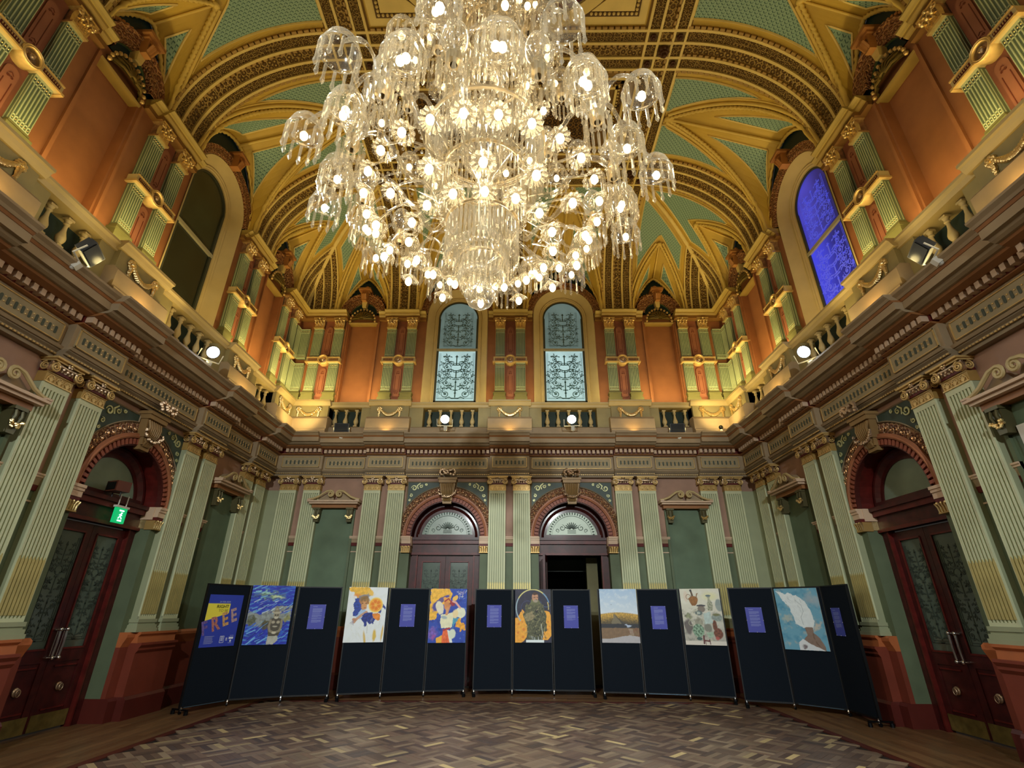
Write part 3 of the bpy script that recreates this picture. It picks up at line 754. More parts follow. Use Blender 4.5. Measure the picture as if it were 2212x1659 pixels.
    for u0, u1, f in br:
        if f:
            sweep(pb, [(0, 5.28), (0, 5.75), (.46, 5.75), (.50, 5.71), (.53, 5.68), (.53, 5.42), (.57, 5.40), (.57, 5.28)], u0 - .06 if u0 > w.c0 + .01 else u0, u1 + .06 if u1 < w.c1 - .01 else u1, w, 1)
            sweep(pb, [(0, 5.75), (0, 6.05), (.41, 6.05), (.41, 5.75)], u0, u1, w, 0)
            sweep(pb, [(0, 6.05), (0, 6.18), (.52, 6.18), (.52, 6.14), (.49, 6.13), (.47, 6.09), (.44, 6.05)], u0 - .05 if u0 > w.c0 + .01 else u0, u1 + .05 if u1 < w.c1 - .01 else u1, w, 2)
        else:
            sweep(pb, [(0, 5.28), (0, 5.53), (.33, 5.53), (.36, 5.50), (.36, 5.28)], u0, u1, w, 1)
            sweep(pb, [(0, 6.03), (0, 6.15), (.42, 6.15), (.42, 6.115), (.38, 6.09), (.36, 6.03)], u0, u1, w, 2)
            cur = u0
            for a, e in ops:
                if a > u0 - .01 and e < u1 + .01:
                    sweep(pb, [(0, 5.53), (0, 6.03), (.33, 6.03), (.33, 5.53)], cur, a, w, 0); cur = e
            sweep(pb, [(0, 5.53), (0, 6.03), (.33, 6.03), (.33, 5.53)], cur, u1, w, 0)
    par = pb.obj(NP[s], [mat('olive_parapet_paint', '#9a8c60', .55), TAUPE, CREAM], None, kind='structure'); w.place(par)
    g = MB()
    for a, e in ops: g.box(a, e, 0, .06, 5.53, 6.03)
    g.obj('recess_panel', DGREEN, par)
    for a, e in ops:
        k = 5 if e - a > 1 else 3
        for i in range(k): link('baluster', PR['bal'], par, ((a + e) / 2 + (i - (k - 1) / 2) * (e - a) / (k + .0) * .98, .23, 5.56))
    for p in w.pairs + w.cpairs:
        if w.lo - .1 < p < w.hi + .1 or B: link('garland', PR['gar'], par, (p, .41, 0))
    # ---- upper wall --------------------------------------------------------
    ub = MB(); cur = w.c0
    cuts = sorted([(c - .82, c + .82, 'w', c) for c in w.doors] + [(n - .38, n + .38, 'n', n) for n in w.niches])
    for a, e, k, c in cuts:
        ub.cap([(cur, 0, 5.2), (a, 0, 5.2), (a, 0, 8.95), (cur, 0, 8.95)][::-1])
        if k == 'n': ub.cap([(a, 0, 8.66), (e, 0, 8.66), (e, 0, 8.95), (a, 0, 8.95)][::-1]); ub.cap([(a, 0, 5.2), (e, 0, 5.2), (e, 0, 6.2), (a, 0, 6.2)][::-1])
        else: ub.cap([(a, 0, 5.2), (e, 0, 5.2), (e, 0, 6.3), (a, 0, 6.3)][::-1])
        cur = e
    ub.cap([(cur, 0, 5.2), (w.c1, 0, 5.2), (w.c1, 0, 8.95), (cur, 0, 8.95)][::-1])
    uo = ub.obj('upper_wall', ORANGE, root)
    for n in w.niches:      # shallow blind recess
        r = MB(); a, e = n - .38, n + .38
        r.cap([(a, -.16, 6.2), (e, -.16, 6.2), (e, -.16, 8.66), (a, -.16, 8.66)][::-1]); r.cap([(a, 0, 6.2), (a, -.16, 6.2), (a, -.16, 8.66), (a, 0, 8.66)][::-1]); r.cap([(e, 0, 6.2), (e, -.16, 6.2), (e, -.16, 8.66), (e, 0, 8.66)])
        r.cap([(a, 0, 8.66), (e, 0, 8.66), (e, -.16, 8.66), (a, -.16, 8.66)])
        for q in (-1, 1): r.box(n + q * .44 - .025, n + q * .44 + .025, 0, .04, 6.2, 8.70, 0)
        r.obj('blind_recess', [ORANGE], root)
    # upper pilasters
    for p in w.pairs + w.cpairs:
        link('ornament_panel', PR['rp'], root, (p, 0, 0))
        xb = link('cross_band', PR['xb'], root, (p, 0, 0)); link('bust_medallion', PR['med'], xb)
        for q in (-1, 1):
            o = link('upper_pilaster', PR['up'], root, (p + q * SU, 0, 0)); link('capital', PR['cor'], o)
    for p in w.cpairs:
        x = w.c1 - .2 if p > 0 else w.c0 + .2
        o = link('corner_pilaster', PR['up'], root, (x, -.03, 0))
    # ---- upper entablature --------------------------------------------------
    ue = MB()
    ubr = w.breaks(.47)
    for u0, u1, f in ubr:
        parts = [(u0, u1)]
        if not f:
            parts = []; cur = u0
            for a, e, k, c in cuts:
                hw = .86 if k == 'w' else .46
                if u0 - .01 < c < u1: parts.append((cur, c - hw)); cur = c + hw
            parts.append((cur, u1))
        F = .09 * f
        for a, e in parts:
            if e - a < .02: continue
            sweep(ue, [(0, 8.72), (0, 8.80), (.10, 8.80), (.10, 8.72)], a, e, w, 1, F)
            sweep(ue, [(0, 8.80), (0, 8.86), (.17, 8.86), (.16, 8.83), (.12, 8.80)], a, e, w, 0, F)
            sweep(ue, [(0, 8.86), (0, 8.93), (.25, 8.93), (.25, 8.905), (.21, 8.88), (.19, 8.86)], a, e, w, 2, F)
    for n in w.niches:
        sweep(ue, [(-.14, 8.645), (-.14, 8.68), (.03, 8.68), (.02, 8.66), (.01, 8.645)], n - .40, n + .40, w, 0)
    UE = {'back': 'trim_7', 'left': 'trim_8', 'right': 'trim_9'}
    un = ue.obj(UE[s], [mat('umber_gold_cornice', '#8f7438', .5), mat('umber_frieze', '#7a5428', .55), mat('olive_gold_cornice', '#a08848', .5)], None, kind='structure'); w.place(un)
for w in WALLS: build_wall(w)

# ------------------------------------------------------------------ doors
PANE_DOOR = pane_mat('grey_green_door_glass', '#59655a', 0, .2)
PANE_FAN = pane_mat('frosted_fanlight_glass', '#7f8f7c', 0, .3)
PANE_LIT = pane_mat('lit_fanlight_glass', '#b9c9b4', .55, .4)
ETCH = mat('etched_grey_line', '#3c463e', .5, var=0)
ETCHT = mat('etched_teal_line', '#3f6268', .5, var=0)
OLIVE = mat('olive_passage_wall', '#6b6440', .6)
def leaf_parts(par, x0, x1, y, etch_it, glassm=PANE_DOOR, hinge=None, handles=False):
    """one glazed door leaf standing in the plane y (front), thickness .05"""
    b = MB(); wl = x1 - x0; st = .105
    b.box(x0, x0 + st, y - .05, y, .03, 2.60, 0); b.box(x1 - st, x1, y - .05, y, .03, 2.60, 0)
    b.box(x0 + st, x1 - st, y - .05, y, 2.48, 2.60, 0); b.box(x0 + st, x1 - st, y - .05, y, .03, .22, 0); b.box(x0 + st, x1 - st, y - .05, y, .82, .98, 0)
    for q in (x0 + st, x1 - st): b.box(q - .012, q + .012, y, y + .012, .98, 2.48, 1)
    for z in (.98, 2.48): b.box(x0 + st, x1 - st, y, y + .012, z - .012, z + .012, 1)
    b.box(x0 + st, x1 - st, y - .04, y - .015, .22, .82, 0)
    for z0, z1 in ((.26, .28), (.76, .78)): b.box(x0 + st + .03, x1 - st - .03, y - .015, y + .005, z0, z1, 1)
    d = b.obj('leaf', [MAHO, MAHO2], par)
    g = MB().box(x0 + st, x1 - st, y - .035, y - .02, .98, 2.48).obj('glass', glassm, d)
    if etch_it:
        e = MB(); etched(e, (wl - 2 * st) / 2, 1.05, 2.42, 0, wd=.014)
        e.obj('etched_arabesque', ETCH, d, loc=((x0 + x1) / 2, y - .014, 0))
    if handles:
        hb = MB(); cx = x0 + .05 if handles > 0 else x1 - .05
        for z in (.88, 1.22): hb.tube([(cx, y, z), (cx, y + .07, z)], .018, 6); hb.ball(cx, y + .08, z, .026, 6, 4)
        hb.tube([(cx, y + .07, .86), (cx, y + .08, 1.05), (cx, y + .07, 1.24)], .015, 6); hb.tube([(cx + .03, y + .06, .9), (cx + .03, y + .065, 1.2)], .009, 5)
        hb.tube([(cx - .05, y + .05, .885), (cx + .06, y + .05, .885)], .008, 5); hb.tube([(cx - .05, y + .05, 1.215), (cx + .06, y + .05, 1.215)], .008, 5)
        hb.obj('pull_handle', CHROME, d, True)
        kb = MB(); k = (x0 + x1) / 2; kb.lathe([(.001, 0), (.055, 0), (.05, .018), (.03, .02), (.001, .02)], 12)
        kb.v = [(k + a, y - .012 + c, .52 + e_) for a, e_, c in kb.v]
        kb.tube([(k + .032 * math.cos(a), y + .03, .51 + .04 * math.sin(a)) for a in [i * PI / 5 for i in range(11)]], .007, 5)
        kb.obj('lion_boss', BRONZE, d, True)
        MB().box(x0 + .02, x1 - .02, y, y + .006, .03, .22).obj('kick_plate', BRASSD, d)
    return d
dn = 0
for w in WALLS:
    B = w.side == 'back'; rd = .28 if B else .28
    for c in sorted(w.doors, key=lambda q: -q):
        dn += 1
        isopen = B and c < 0            # local u is mirrored on the back wall: the right-hand door
        D = link('door_%d' % dn, None, None, kind='structure'); D.matrix_world = w.M @ mtx((c, 0, 0))
        link('arch_moulding', AR['trim'], D); cb = link('carved_band', AR['band'], D); link('gilt_scrollwork', AR['scroll'], cb)
        sp = link('spandrel_panel', AR['spandrel'], D); link('spandrel_scroll', AR['spscroll'], sp)
        k = link('keystone', AR['key'], D); link('flower_bunch', AR['fl'], k)
        im = link('impost', AR['imp'], D); link('impost_capital', AR['icap'], im)
        # reveal
        r = MB()
        for q in (-1, 1):
            x = q * DH; f = [(x, 0, 0), (x, -rd, 0), (x, -rd, .3), (x, 0, .3)]; r.cap(f if q > 0 else f[::-1], 1)
            f = [(x, 0, .3), (x, -rd, .3), (x, -rd, 2.66), (x, 0, 2.66)]; r.cap(f if q > 0 else f[::-1], 0)
            f = [(x, 0, 2.66), (x, -rd, 2.66), (x, -rd, 3.0), (x, 0, 3.0)]; r.cap(f if q > 0 else f[::-1], 2)
            r.box(min(x, x - q * .012), max(x, x - q * .012), -rd, 0, 2.66, 2.80, 4)
            r.box(min(x, x - q * .03), max(x, x - q * .03), -rd, .0, 2.80, 3.0, 3)
        arch_ring(r, 0, 3.0, [(DH, 0), (DH, -rd)], m=2)
        r.obj('reveal', [GREEN, PLINTH, MAHO2 if not B else MAHO, CREAM2, GOLD], D)
        f = MB()
        y = -rd + .02
        arch_ring(f, 0, 3.0, [(DH, y), (.76, y + .04), (.72, y + .04), (.66, y - .01), (.60, y - .01), (.60, y - .06)], m=0)
        for q in (-1, 1): f.box(min(q * DH, q * .66), max(q * DH, q * .66), y - .06, y + .035, 0, 2.66, 0); f.box(min(q * .665, q * .635), max(q * .665, q * .635), y - .06, y + .05, 0, 2.64, 1)
        f.box(-DH, DH, y - .06, y + .06, 2.62, 2.94, 0); f.box(-DH, DH, y, y + .12, 2.86, 2.94, 1); f.box(-DH, DH, y, y + .16, 2.94, 3.0, 0); f.box(-.66, .66, y - .05, y + .08, 3.0, 3.07, 0)
        f.box(-DH, DH, y, y + .09, 2.62, 2.67, 1)
        f.obj('door_frame', [MAHO, MAHO2], D)
        fl = MB(); A = arc(0, 3.05, .61, 0, PI, 24, .59); fl.cap([(x, y - .03, z) for x, z in A][::-1] if False else [(x, y - .03, z) for x, z in A])
        fan = fl.obj('fanlight', PANE_LIT if isopen else PANE_FAN, D)
        if isopen or B:
            e = MB()
            for rr in (.56, .46): ribbon(e, [(x, z) for x, z in arc(0, 3.07, rr, .02, PI - .02, 30, rr * .97)], .012, y - .02)
            for i in range(26):
                a = .05 + (PI - .1) * i / 25; e.add(MB().cbox(0, 0, 0, .03, .004, .05), mtx((.51 * math.cos(a), y - .022, 3.07 + .5 * math.sin(a)), (0, -a + PI / 2, 0)))
            for i in range(9):
                a = R_(20 + 17.5 * i); ribbon(e, [(.03 * math.cos(a), 3.2 + .03 * math.sin(a)), (.1 * math.cos(a), 3.2 + .1 * math.sin(a)), (.17 * math.cos(a), 3.2 + .17 * math.sin(a))], .03, y - .02)
            for q in (-1, 1):
                ribbon(e, spiral(q * .22, 3.24, .075, 1.3, PI / 2, q, 16, .2), .018, y - .02); ribbon(e, spiral(q * .34, 3.18, .05, 1.2, -PI / 2, -q, 14, .2), .016, y - .02)
            for z in (3.18, 3.15, 3.12): e.box(-.1, .1, y - .024, y - .02, z, z + .012)
            e.obj('etched_palmette', mat('etched_pale_line', '#56665c', .5, var=0), fan)
        if not isopen:
            leaf_parts(D, -.635, -.003, y - .01, True, handles=0 if B else -1)
            leaf_parts(D, .003, .635, y - .01, True, handles=0 if B else 1)
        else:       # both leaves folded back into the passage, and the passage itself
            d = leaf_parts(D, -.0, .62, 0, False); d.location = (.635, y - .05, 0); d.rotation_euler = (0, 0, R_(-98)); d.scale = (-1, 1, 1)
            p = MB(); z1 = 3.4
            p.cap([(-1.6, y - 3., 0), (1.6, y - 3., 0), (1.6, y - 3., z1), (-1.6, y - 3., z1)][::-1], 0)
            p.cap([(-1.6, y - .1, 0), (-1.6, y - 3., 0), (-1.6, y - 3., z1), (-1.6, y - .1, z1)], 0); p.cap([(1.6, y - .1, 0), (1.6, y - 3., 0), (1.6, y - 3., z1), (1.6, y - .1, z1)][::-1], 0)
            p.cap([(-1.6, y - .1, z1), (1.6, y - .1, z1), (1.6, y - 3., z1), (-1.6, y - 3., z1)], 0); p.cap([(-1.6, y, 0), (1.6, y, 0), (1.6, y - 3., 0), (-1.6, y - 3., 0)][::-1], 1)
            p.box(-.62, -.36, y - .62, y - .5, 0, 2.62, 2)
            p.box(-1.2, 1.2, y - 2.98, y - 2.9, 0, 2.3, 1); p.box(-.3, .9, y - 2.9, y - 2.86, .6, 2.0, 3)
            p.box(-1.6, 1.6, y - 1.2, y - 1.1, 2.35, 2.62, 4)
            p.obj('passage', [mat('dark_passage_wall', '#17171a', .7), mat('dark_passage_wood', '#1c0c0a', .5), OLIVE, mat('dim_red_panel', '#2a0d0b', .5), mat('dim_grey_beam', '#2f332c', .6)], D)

# ------------------------------------------------------------------ windows
wn = 0
WPANES = {0: None}
for w in WALLS:
    for c in sorted(w.doors, key=lambda q: -q):
        wn += 1
        Wd = link('window_%d' % wn, None, None, kind='structure'); Wd.matrix_world = w.M @ mtx((c, 0, 0))
        r = MB(); arch_ring(r, 0, 8.95, [(.84, .02), (.82, .03), (.80, .01), (.66, -.17), (.64, -.155), (.62, -.175), (.60, -.175), (.58, -.205), (.56, -.205), (.56, -.26)], zlow=6.18, n=30)
        r.cap([(-.82, .02, 6.18), (.82, .02, 6.18), (.56, -.26, 6.4), (-.56, -.26, 6.4)][::-1])
        r.obj('splayed_reveal', CREAM, Wd, 'auto')
        f = MB(); zb = 6.40
        for q in (-1, 1): f.box(min(q * .56, q * .505), max(q * .56, q * .505), -.27, -.215, zb, 8.95, 0)
        arch_ring(f, 0, 8.95, [(.565, -.215), (.52, -.215), (.52, -.27)], n=26)
        f.box(-.56, .56, -.27, -.20, 7.92, 7.99, 1); f.box(-.56, .56, -.27, -.215, zb, zb + .05, 0)
        f.obj('sash_frame', [mat('dark_sash_paint', '#3c3f34', .5), mat('pale_meeting_rail', '#a39c80', .5)], Wd)
        if w.side == 'back': lo, up = pane_mat('backlit_frosted_glass', '#a9c9cb', .95, .4, None), pane_mat('dim_frosted_glass', '#86a09a', .42, .35)
        elif w.side == 'left': lo, up = pane_mat('dark_window_glass', '#2a2d22', 0, .2), pane_mat('dark_olive_window_glass', '#3a3d2a', 0, .3)
        else: lo, up = pane_mat('violet_lit_glass', '#3c42dc', .95, .3, (0, .45, -.35, .16)), pane_mat('violet_lit_upper_glass', '#4a48cc', .8, .3, (0, .3, -.45, .16))
        g = MB().cap([(-.51, -.245, zb + .05), (.51, -.245, zb + .05), (.51, -.245, 7.92), (-.51, -.245, 7.92)][::-1]); 
        m = MB(); m.cap([(-.51, -.245, zb + .05), (.51, -.245, zb + .05), (.51, -.245, 7.92), (-.51, -.245, 7.92)][::-1]); p1 = m.obj('lower_pane', lo, Wd)
        m = MB(); m.cap(([(-.51, -.245, 7.99), (.51, -.245, 7.99)] + [(x, -.245, z) for x, z in arc(0, 8.95, .52, 0, PI, 24)])[::-1]); p2 = m.obj('upper_pane', up, Wd)
        if w.side != 'left':
            et = ETCHT if w.side == 'back' else mat('etched_blue_line', '#5a60d8', .4, var=0, emit='#5a62f0', es=.42)
            e = MB(); etched(e, .5, zb + .08, 7.90, 0, wd=.022); e.obj('etched_arabesque', et, p1, loc=(0, -.236, 0))
            e = MB(); etched(e, .42, 8.05, 9.2, 0, wd=.016); e.obj('etched_arabesque', mat('etched_dim_line', '#50696a', .5, var=0) if w.side == 'back' else et, p2, loc=(0, -.236, 0))
        # carved archivolt outside the splay
        a = MB(); arch_ring(a, 0, 8.95, [(.84, .02), (.86, .07), (.985, .07), (1.0, .09), (1.02, .09), (1.02, .0)], n=30, uvs=1.)
        a.obj('carved_archivolt', CARVR, Wd)
        k = MB(); k.prism([(-.07, 9.78), (.07, 9.78), (.11, 10.05), (-.11, 10.05)], .2, 0, 0); k.box(-.16, .16, 0, .28, 10.05, 10.10, 0)
        for i in range(-1, 2): k.tube([(i * .05, .2, 10.03), (i * .045, .25, 9.93), (i * .04, .18, 9.8)], .026, 5, 0)
        k.obj('keystone', [mat('rust_keystone', '#a9703c', .5)], Wd, 'auto')

# ------------------------------------------------------------------ vault
D0, RV, HV, Z0, ZF = .15, 2.35, 2.28, 8.92, 11.20
def cvz(d):
    if d >= D0 + RV: return ZF
    q = (RV - max(0, d - D0)) / RV; return Z0 + HV * math.sqrt(max(0, 1 - q * q))
def cvn(d):
    if d >= D0 + RV: return (0, -1)
    q = (RV - (d - D0)) / RV; s = math.sqrt(max(0, 1 - q * q)); n = Vector((q / RV, -s / HV)).normalized(); return (n[0], n[1])
def cp(u, d, off=0.):
    n = cvn(d); return (u, d + n[0] * off, cvz(d) + n[1] * off)
def dsm(d0, d1, n):      # sampling finer near the wall where the cove is steep
    a0 = math.acos(min(1, max(0, (RV - max(0, d0 - D0)) / RV))) if d0 < D0 + RV else PI / 2
    a1 = math.acos(min(1, max(0, (RV - max(0, d1 - D0)) / RV))) if d1 < D0 + RV else PI / 2
    return [max(d0, D0) if i == 0 else D0 + RV * (1 - math.cos(a0 + (a1 - a0) * i / n)) for i in range(n + 1)]
DT = D0 + RV
ceil = None
cb_ = MB()
XI = AW - DT     # 3.28
YB = DW - DT     # 9.25
# flat field
YC = 3.72
def flat(mb, x0, x1, y0, y1, z=ZF, m=0): mb.cap([(x0, y0, z), (x1, y0, z), (x1, y1, z), (x0, y1, z)][::-1], m)
# central flat ceiling with the oval oculus opening left free
OA, OB = 2.12, 1.82
N = 40
for i in range(N):
    a0, a1 = 2 * PI * i / N, 2 * PI * (i + 1) / N
    def sq(a):
        c, s_ = math.cos(a), math.sin(a); k = min(XI / abs(c) if abs(c) > 1e-6 else 1e9, 2.25 / abs(s_) if abs(s_) > 1e-6 else 1e9); return (c * k, YC + s_ * k, ZF)
    cb_.cap([(OA * math.cos(a0), YC + OB * math.sin(a0), ZF), (OA * math.cos(a1), YC + OB * math.sin(a1), ZF), sq(a1), sq(a0)], 0)
flat(cb_, -XI, XI, YC + 2.25, YB); flat(cb_, -XI, XI, YF, YC - 2.25)
ceiling = cb_.obj('ceiling', VGOLD, None, kind='structure')
def rib_path(u0, w_, dt, n, side):
    """points along a penetration rib, from the wall springing to the star tip"""
    return [(u0 + side * w_ * (1 - t), D0 + (dt - D0) * t) for t in [i / n for i in range(n + 1)]]
def bay(w, root, uc, hl, hr, kind, yfar=None):
    w_, dt, H, pw = (1.03, 2.35, 1.52, .55) if kind == 'w' else (.70, .95, 1.20, .72)
    if kind == 'n': w_ = min(w_, max(hl, hr) - .02)
    top = DT
    g = MB(); n = 16
    def dl(u):
        x = abs(u - uc) / w_
        return D0 if x >= 1 else D0 + (dt - D0) * (1 - x)
    us = sorted(set([uc - hl + (hl + hr) * i / 24 for i in range(25)] + [uc, uc - w_ * .999, uc + w_ * .999]))
    us = [u for u in us if uc - hl - 1e-6 <= u <= uc + hr + 1e-6]
    def dmx(u):
        m_ = DT
        if w.mit[0]: m_ = min(m_, u - w.c0)
        if w.mit[1]: m_ = min(m_, w.c1 - u)
        return m_
    rows = []
    for u in us:
        d_ = dl(u); rows.append([cp(u, d) for d in dsm(min(d_, dmx(u) - .01), dmx(u), n)])
    g.grid(rows, m=0)
    # penetration facets between the lunette arch (on the wall) and the ribs
    def arch_z(x): return Z0 + H * max(0., 1 - abs(x) ** (2 if kind == 'w' else 1.35)) ** pw
    m = 14
    for sgn in (-1, 1):
        rr = []
        for i in range(m + 1):
            x = 1 - i / m; d_ = dl(uc + sgn * w_ * x); u = uc + sgn * w_ * x
            zA, zB = arch_z(x), cvz(d_)
            rr.append([(u, D0 - .14 + (d_ - D0 + .14) * k / 6, zA + (zB - zA) * (k / 6)) for k in range(7)])
        g.grid(rr, m=0)
    o = g.obj('vault_bay', VGOLD, root)
    # ropes and rolled mouldings on the ribs, ridge and lunette edge
    rp = MB(); rl = MB()
    def P(u, d, off=.0): return cp(u, d, off)
    for sgn in (-1, 1):
        nr_ = 110 if kind == 'w' else 60; pth = [P(uc + sgn * w_ * (1 - t), D0 + (dt - D0) * t, .04) for t in [i / nr_ for i in range(nr_ + 1)]]
        dense = pth
        rp.tube(dense, .036, 7, 0, rope=.42, pitch=.085)
        q = [P(uc + sgn * (w_ * (1 - t) + .085), D0 + (dt - D0) * t, .02) for t in [i / 24 for i in range(25)]]; rl.tube(q, .038, 6)
        q = [P(uc + sgn * (w_ * (1 - t) + .15), D0 + (dt - D0) * min(1, t * 1.03), .012) for t in [i / 24 for i in range(25)] if w_ * (1 - t) + .15 < min(hl, hr) - .02]
        if len(q) > 2: rl.tube(q, .014, 5)
    A = [(uc + w_ * math.cos(a), .06, arch_z(math.cos(a)) - .02) for a in [PI * i / 70 for i in range(71)]]
    rp.tube(A, .034, 7, 0, rope=.42, pitch=.085)
    zt = cvz(dt); za = arch_z(0)
    rl.tube([(uc, .05 + (dt - .05) * t, za + (zt - za) * t - .03) for t in (0, .33, .66, 1)], .03 if kind == 'w' else .022, 6)
    rp.ball(uc, dt, zt - .04, .075, 8, 5, .7); rp.ball(uc, dt - .1, zt - .05, .05, 8, 5, .7)
    rp.obj('rope_moulding', VGOLD2, o, True); rl.obj('rolled_rib', VGOLD2, o, True)
    # stencilled teal fields
    tf = MB(); fr = MB(); OFF = .012
    def field(us_, lo, hi, nn=8):
        rows = []; uvs = []
        for u in us_:
            a, b = lo(u), hi(u)
            if b - a < .02: b = a + .02
            ds = dsm(a, b, nn) if a < DT else [a + (b - a) * i / nn for i in range(nn + 1)]
            ds[0] = max(a, D0 + .01)
            rows.append([cp(u, d, OFF) for d in ds])
            arc_l = [RV * math.acos(max(0, min(1, (RV - (d - D0)) / RV))) for d in ds]
            uvs.append([(u, s_) for s_ in arc_l])
        tf.grid(rows, uv=uvs)
        edge = [r[0] for r in rows] + rows[-1][1:] + [r[-1] for r in rows[::-1]][1:] + rows[0][::-1][1:-1]
        fr.tube([Vector(p) + Vector((0, 0, -.004)) for p in edge], .02, 4, closed=True)
    hi_d = top - .06
    if kind == 'w':
        for sgn in (-1, 1):
            hh = (hr if sgn > 0 else hl) - .13
            u_in, u_out = .16, hh
            def lo(u, s_=sgn): x = abs(u - uc); return D0 + (dt - D0) * (1 - (x - .20) / w_) if x > .2 else dt
            ul = [uc + sgn * (u_in + (u_out - u_in) * i / 10) for i in range(11)]
            field(ul, lambda u: min(lo(u), hi_d - .03), lambda u: hi_d)
    else:
        L, Rr = hl - .12, hr - .12
        def lo(u):
            x = abs(u - uc); v = D0 + (dt - D0) * (1 - (x - .17) / w_) ; return max(.48, min(v, dt + .18)) if x > .0 else dt + .18
        ul = [uc - L + (L + Rr) * i / 20 for i in range(21)]
        def hi(u): return min(hi_d, dmx(u) - .20 if dmx(u) < DT else hi_d)
        ul = [u for u in ul if hi(u) > lo(u) + .03]
        field(ul, lo, hi, 14)
    # one inlay on each facet
    for sgn in (-1, 1):
        rows = []; uvs = []
        x0, x1 = (.22, .82) if kind == 'w' else (.28, .80)
        for i in range(9):
            x = x1 + (x0 - x1) * i / 8; u = uc + sgn * w_ * x; d_ = dl(u); zA, zB = arch_z(x), cvz(d_)
            k0, k1 = .12 if kind == 'w' else .2, .76 if kind == 'w' else .7
            k1 = k0 + (k1 - k0) * (i / 8) ** .7 + .01; r = []; uu = []
            for k in range(6):
                q = k0 + (k1 - k0) * k / 5; r.append((u - sgn * .006, D0 - .14 + (d_ - D0 + .14) * q, zA + (zB - zA) * q - .012)); uu.append((u, (d_ + .1) * q))
            rows.append(r); uvs.append(uu)
        tf.grid(rows, uv=uvs)
        edge = [r[0] for r in rows] + rows[-1][1:] + [r[-1] for r in rows[::-1]][1:] + rows[0][::-1][1:-1]
        fr.tube(edge, .018, 4, closed=True)
    tf.obj('stencilled_field', TEAL, o); fr.obj('field_border', VCREAM, o, False)
    # lunette wall
    lt = MB(); mm = 24
    pr = []
    for i in range(mm + 1):
        a = PI * i / mm; x = math.cos(a)
        inn = (uc + .84 * math.cos(a), 0, 8.95 + .84 * math.sin(a)) if kind == 'w' else (uc + .25 * math.cos(a), .0, 8.93)
        pr.append([inn, (uc + w_ * x, .0, arch_z(x))])
    lt.grid(pr)
    lo_ = lt.obj('lunette', DTEAL, root)
    if kind == 'n':       # carved hood with keystone over a shell head
        h = MB(); arch_ring(h, uc, 8.93, [(.36, .03), (.38, .12), (.56, .12), (.59, .16), (.61, .16), (.61, 0)], n=22)
        h.obj('carved_hood', CARVR, lo_)
        s_ = MB(); arch_ring(s_, uc, 8.93, [(.36, .03), (.34, -.02), (.0, -.02)], n=18); s_.obj('green_tympanum', mat('olive_green_tympanum', '#4c5a35', .6), lo_)
        k = MB(); k.prism([(uc - .06, 9.28), (uc + .06, 9.28), (uc + .10, 9.55), (uc - .10, 9.55)], .24, 0, 0); k.box(uc - .17, uc + .17, 0, .30, 9.60, 9.66, 0); k.box(uc - .13, uc + .13, 0, .25, 9.55, 9.60, 0)
        for i in range(-1, 2): k.tube([(uc + i * .05, .24, 9.54), (uc + i * .045, .29, 9.45), (uc + i * .04, .22, 9.32)], .026, 5, 0)
        gk = random.Random(4)
        for i in range(9): k.ball(uc + (i - 4) * .02, .08, 9.70 + .12 * math.cos((i - 4) * .35), .03, 5, 4)
        for sg in (-1, 1):
            for i in range(9): a = R_(75 - i * 7); k.ball(uc + sg * .66 * math.cos(a), .07, 8.93 + .66 * math.sin(a), .034, 5, 4)
        k.obj('keystone', [mat('rust_gilt', '#b07a45', .45, .2)], lo_, 'auto')
        k = MB(); k.prism([(uc - .05, 9.12), (uc + .05, 9.12), (uc + .07, 9.3), (uc - .07, 9.3)], .14, 0, 0); k.obj('cream_block', VCREAM, lo_)
        sh = MB(); rows = []
        for i in range(9):
            ph = PI / 2 * i / 8
            rows.append([(uc + .33 * math.cos(PI * j / 22) * (1 if i == 0 else 1) * math.cos(ph * .0) * (1 - .0) * (math.cos(ph) * .98 + .02) * (1 + .05 * math.cos(j * PI)), .02 + .17 * math.sin(ph) - .02, 8.69 + .36 * math.sin(PI * j / 22) * (math.cos(ph) * .98 + .02)) for j in range(23)])
        sh.grid(rows, m=0)
        for j in range(13):
            a = PI * j / 12; sh.ball(uc + .34 * math.cos(a), .09, 8.69 + .37 * math.sin(a), .034, 5, 4, 1, 1)
        for j in range(9):
            a = PI * (j + .5) / 9; sh.tube([(uc + .05 * math.cos(a), .19, 8.70 + .05 * math.sin(a)), (uc + .18 * math.cos(a), .17, 8.70 + .2 * math.sin(a)), (uc + .3 * math.cos(a), .07, 8.70 + .32 * math.sin(a))], .018, 5, 0)
        sh.obj('shell', [mat('bronzed_gold_shell', '#7d6a38', .4, .5), GILT], lo_, 'auto')
    return o
# cove bands: raised strips and carved bands following the curve and running across the flat
BD_STR = (-.36, -.135, .135, .36)
def bstrip(mb, uc, offs, wd, d0, d1, off, m=0, n=22, th=None, clip=None, uvflag=True):
    nflat = 2
    ds = dsm(max(d0, D0), min(d1, DT), n) + ([d1] if d1 > DT + 1e-6 else [])
    rows = []; uv = []; L = 0; prev = None
    th = th if th is not None else off
    for d in ds:
        p = cp(uc + offs, d, off)
        if prev is not None: L += math.hypot(p[1] - prev[1], p[2] - prev[2])
        prev = p
        a, b_ = cp(uc + offs - wd / 2, d, 0), cp(uc + offs - wd / 2, d, off); c, e = cp(uc + offs + wd / 2, d, off), cp(uc + offs + wd / 2, d, 0)
        rows.append([a, b_, c, e]); uv.append([(0, L), (0, L), (wd, L), (wd, L)])
    mb.grid(rows, uv=uv, m=m)
BLK = MB().cbox(0, 0, 0, .052, .085, .05).mesh('modillion', mat('brown_gold_modillion', '#a8864a', .5))
nblk = [0]
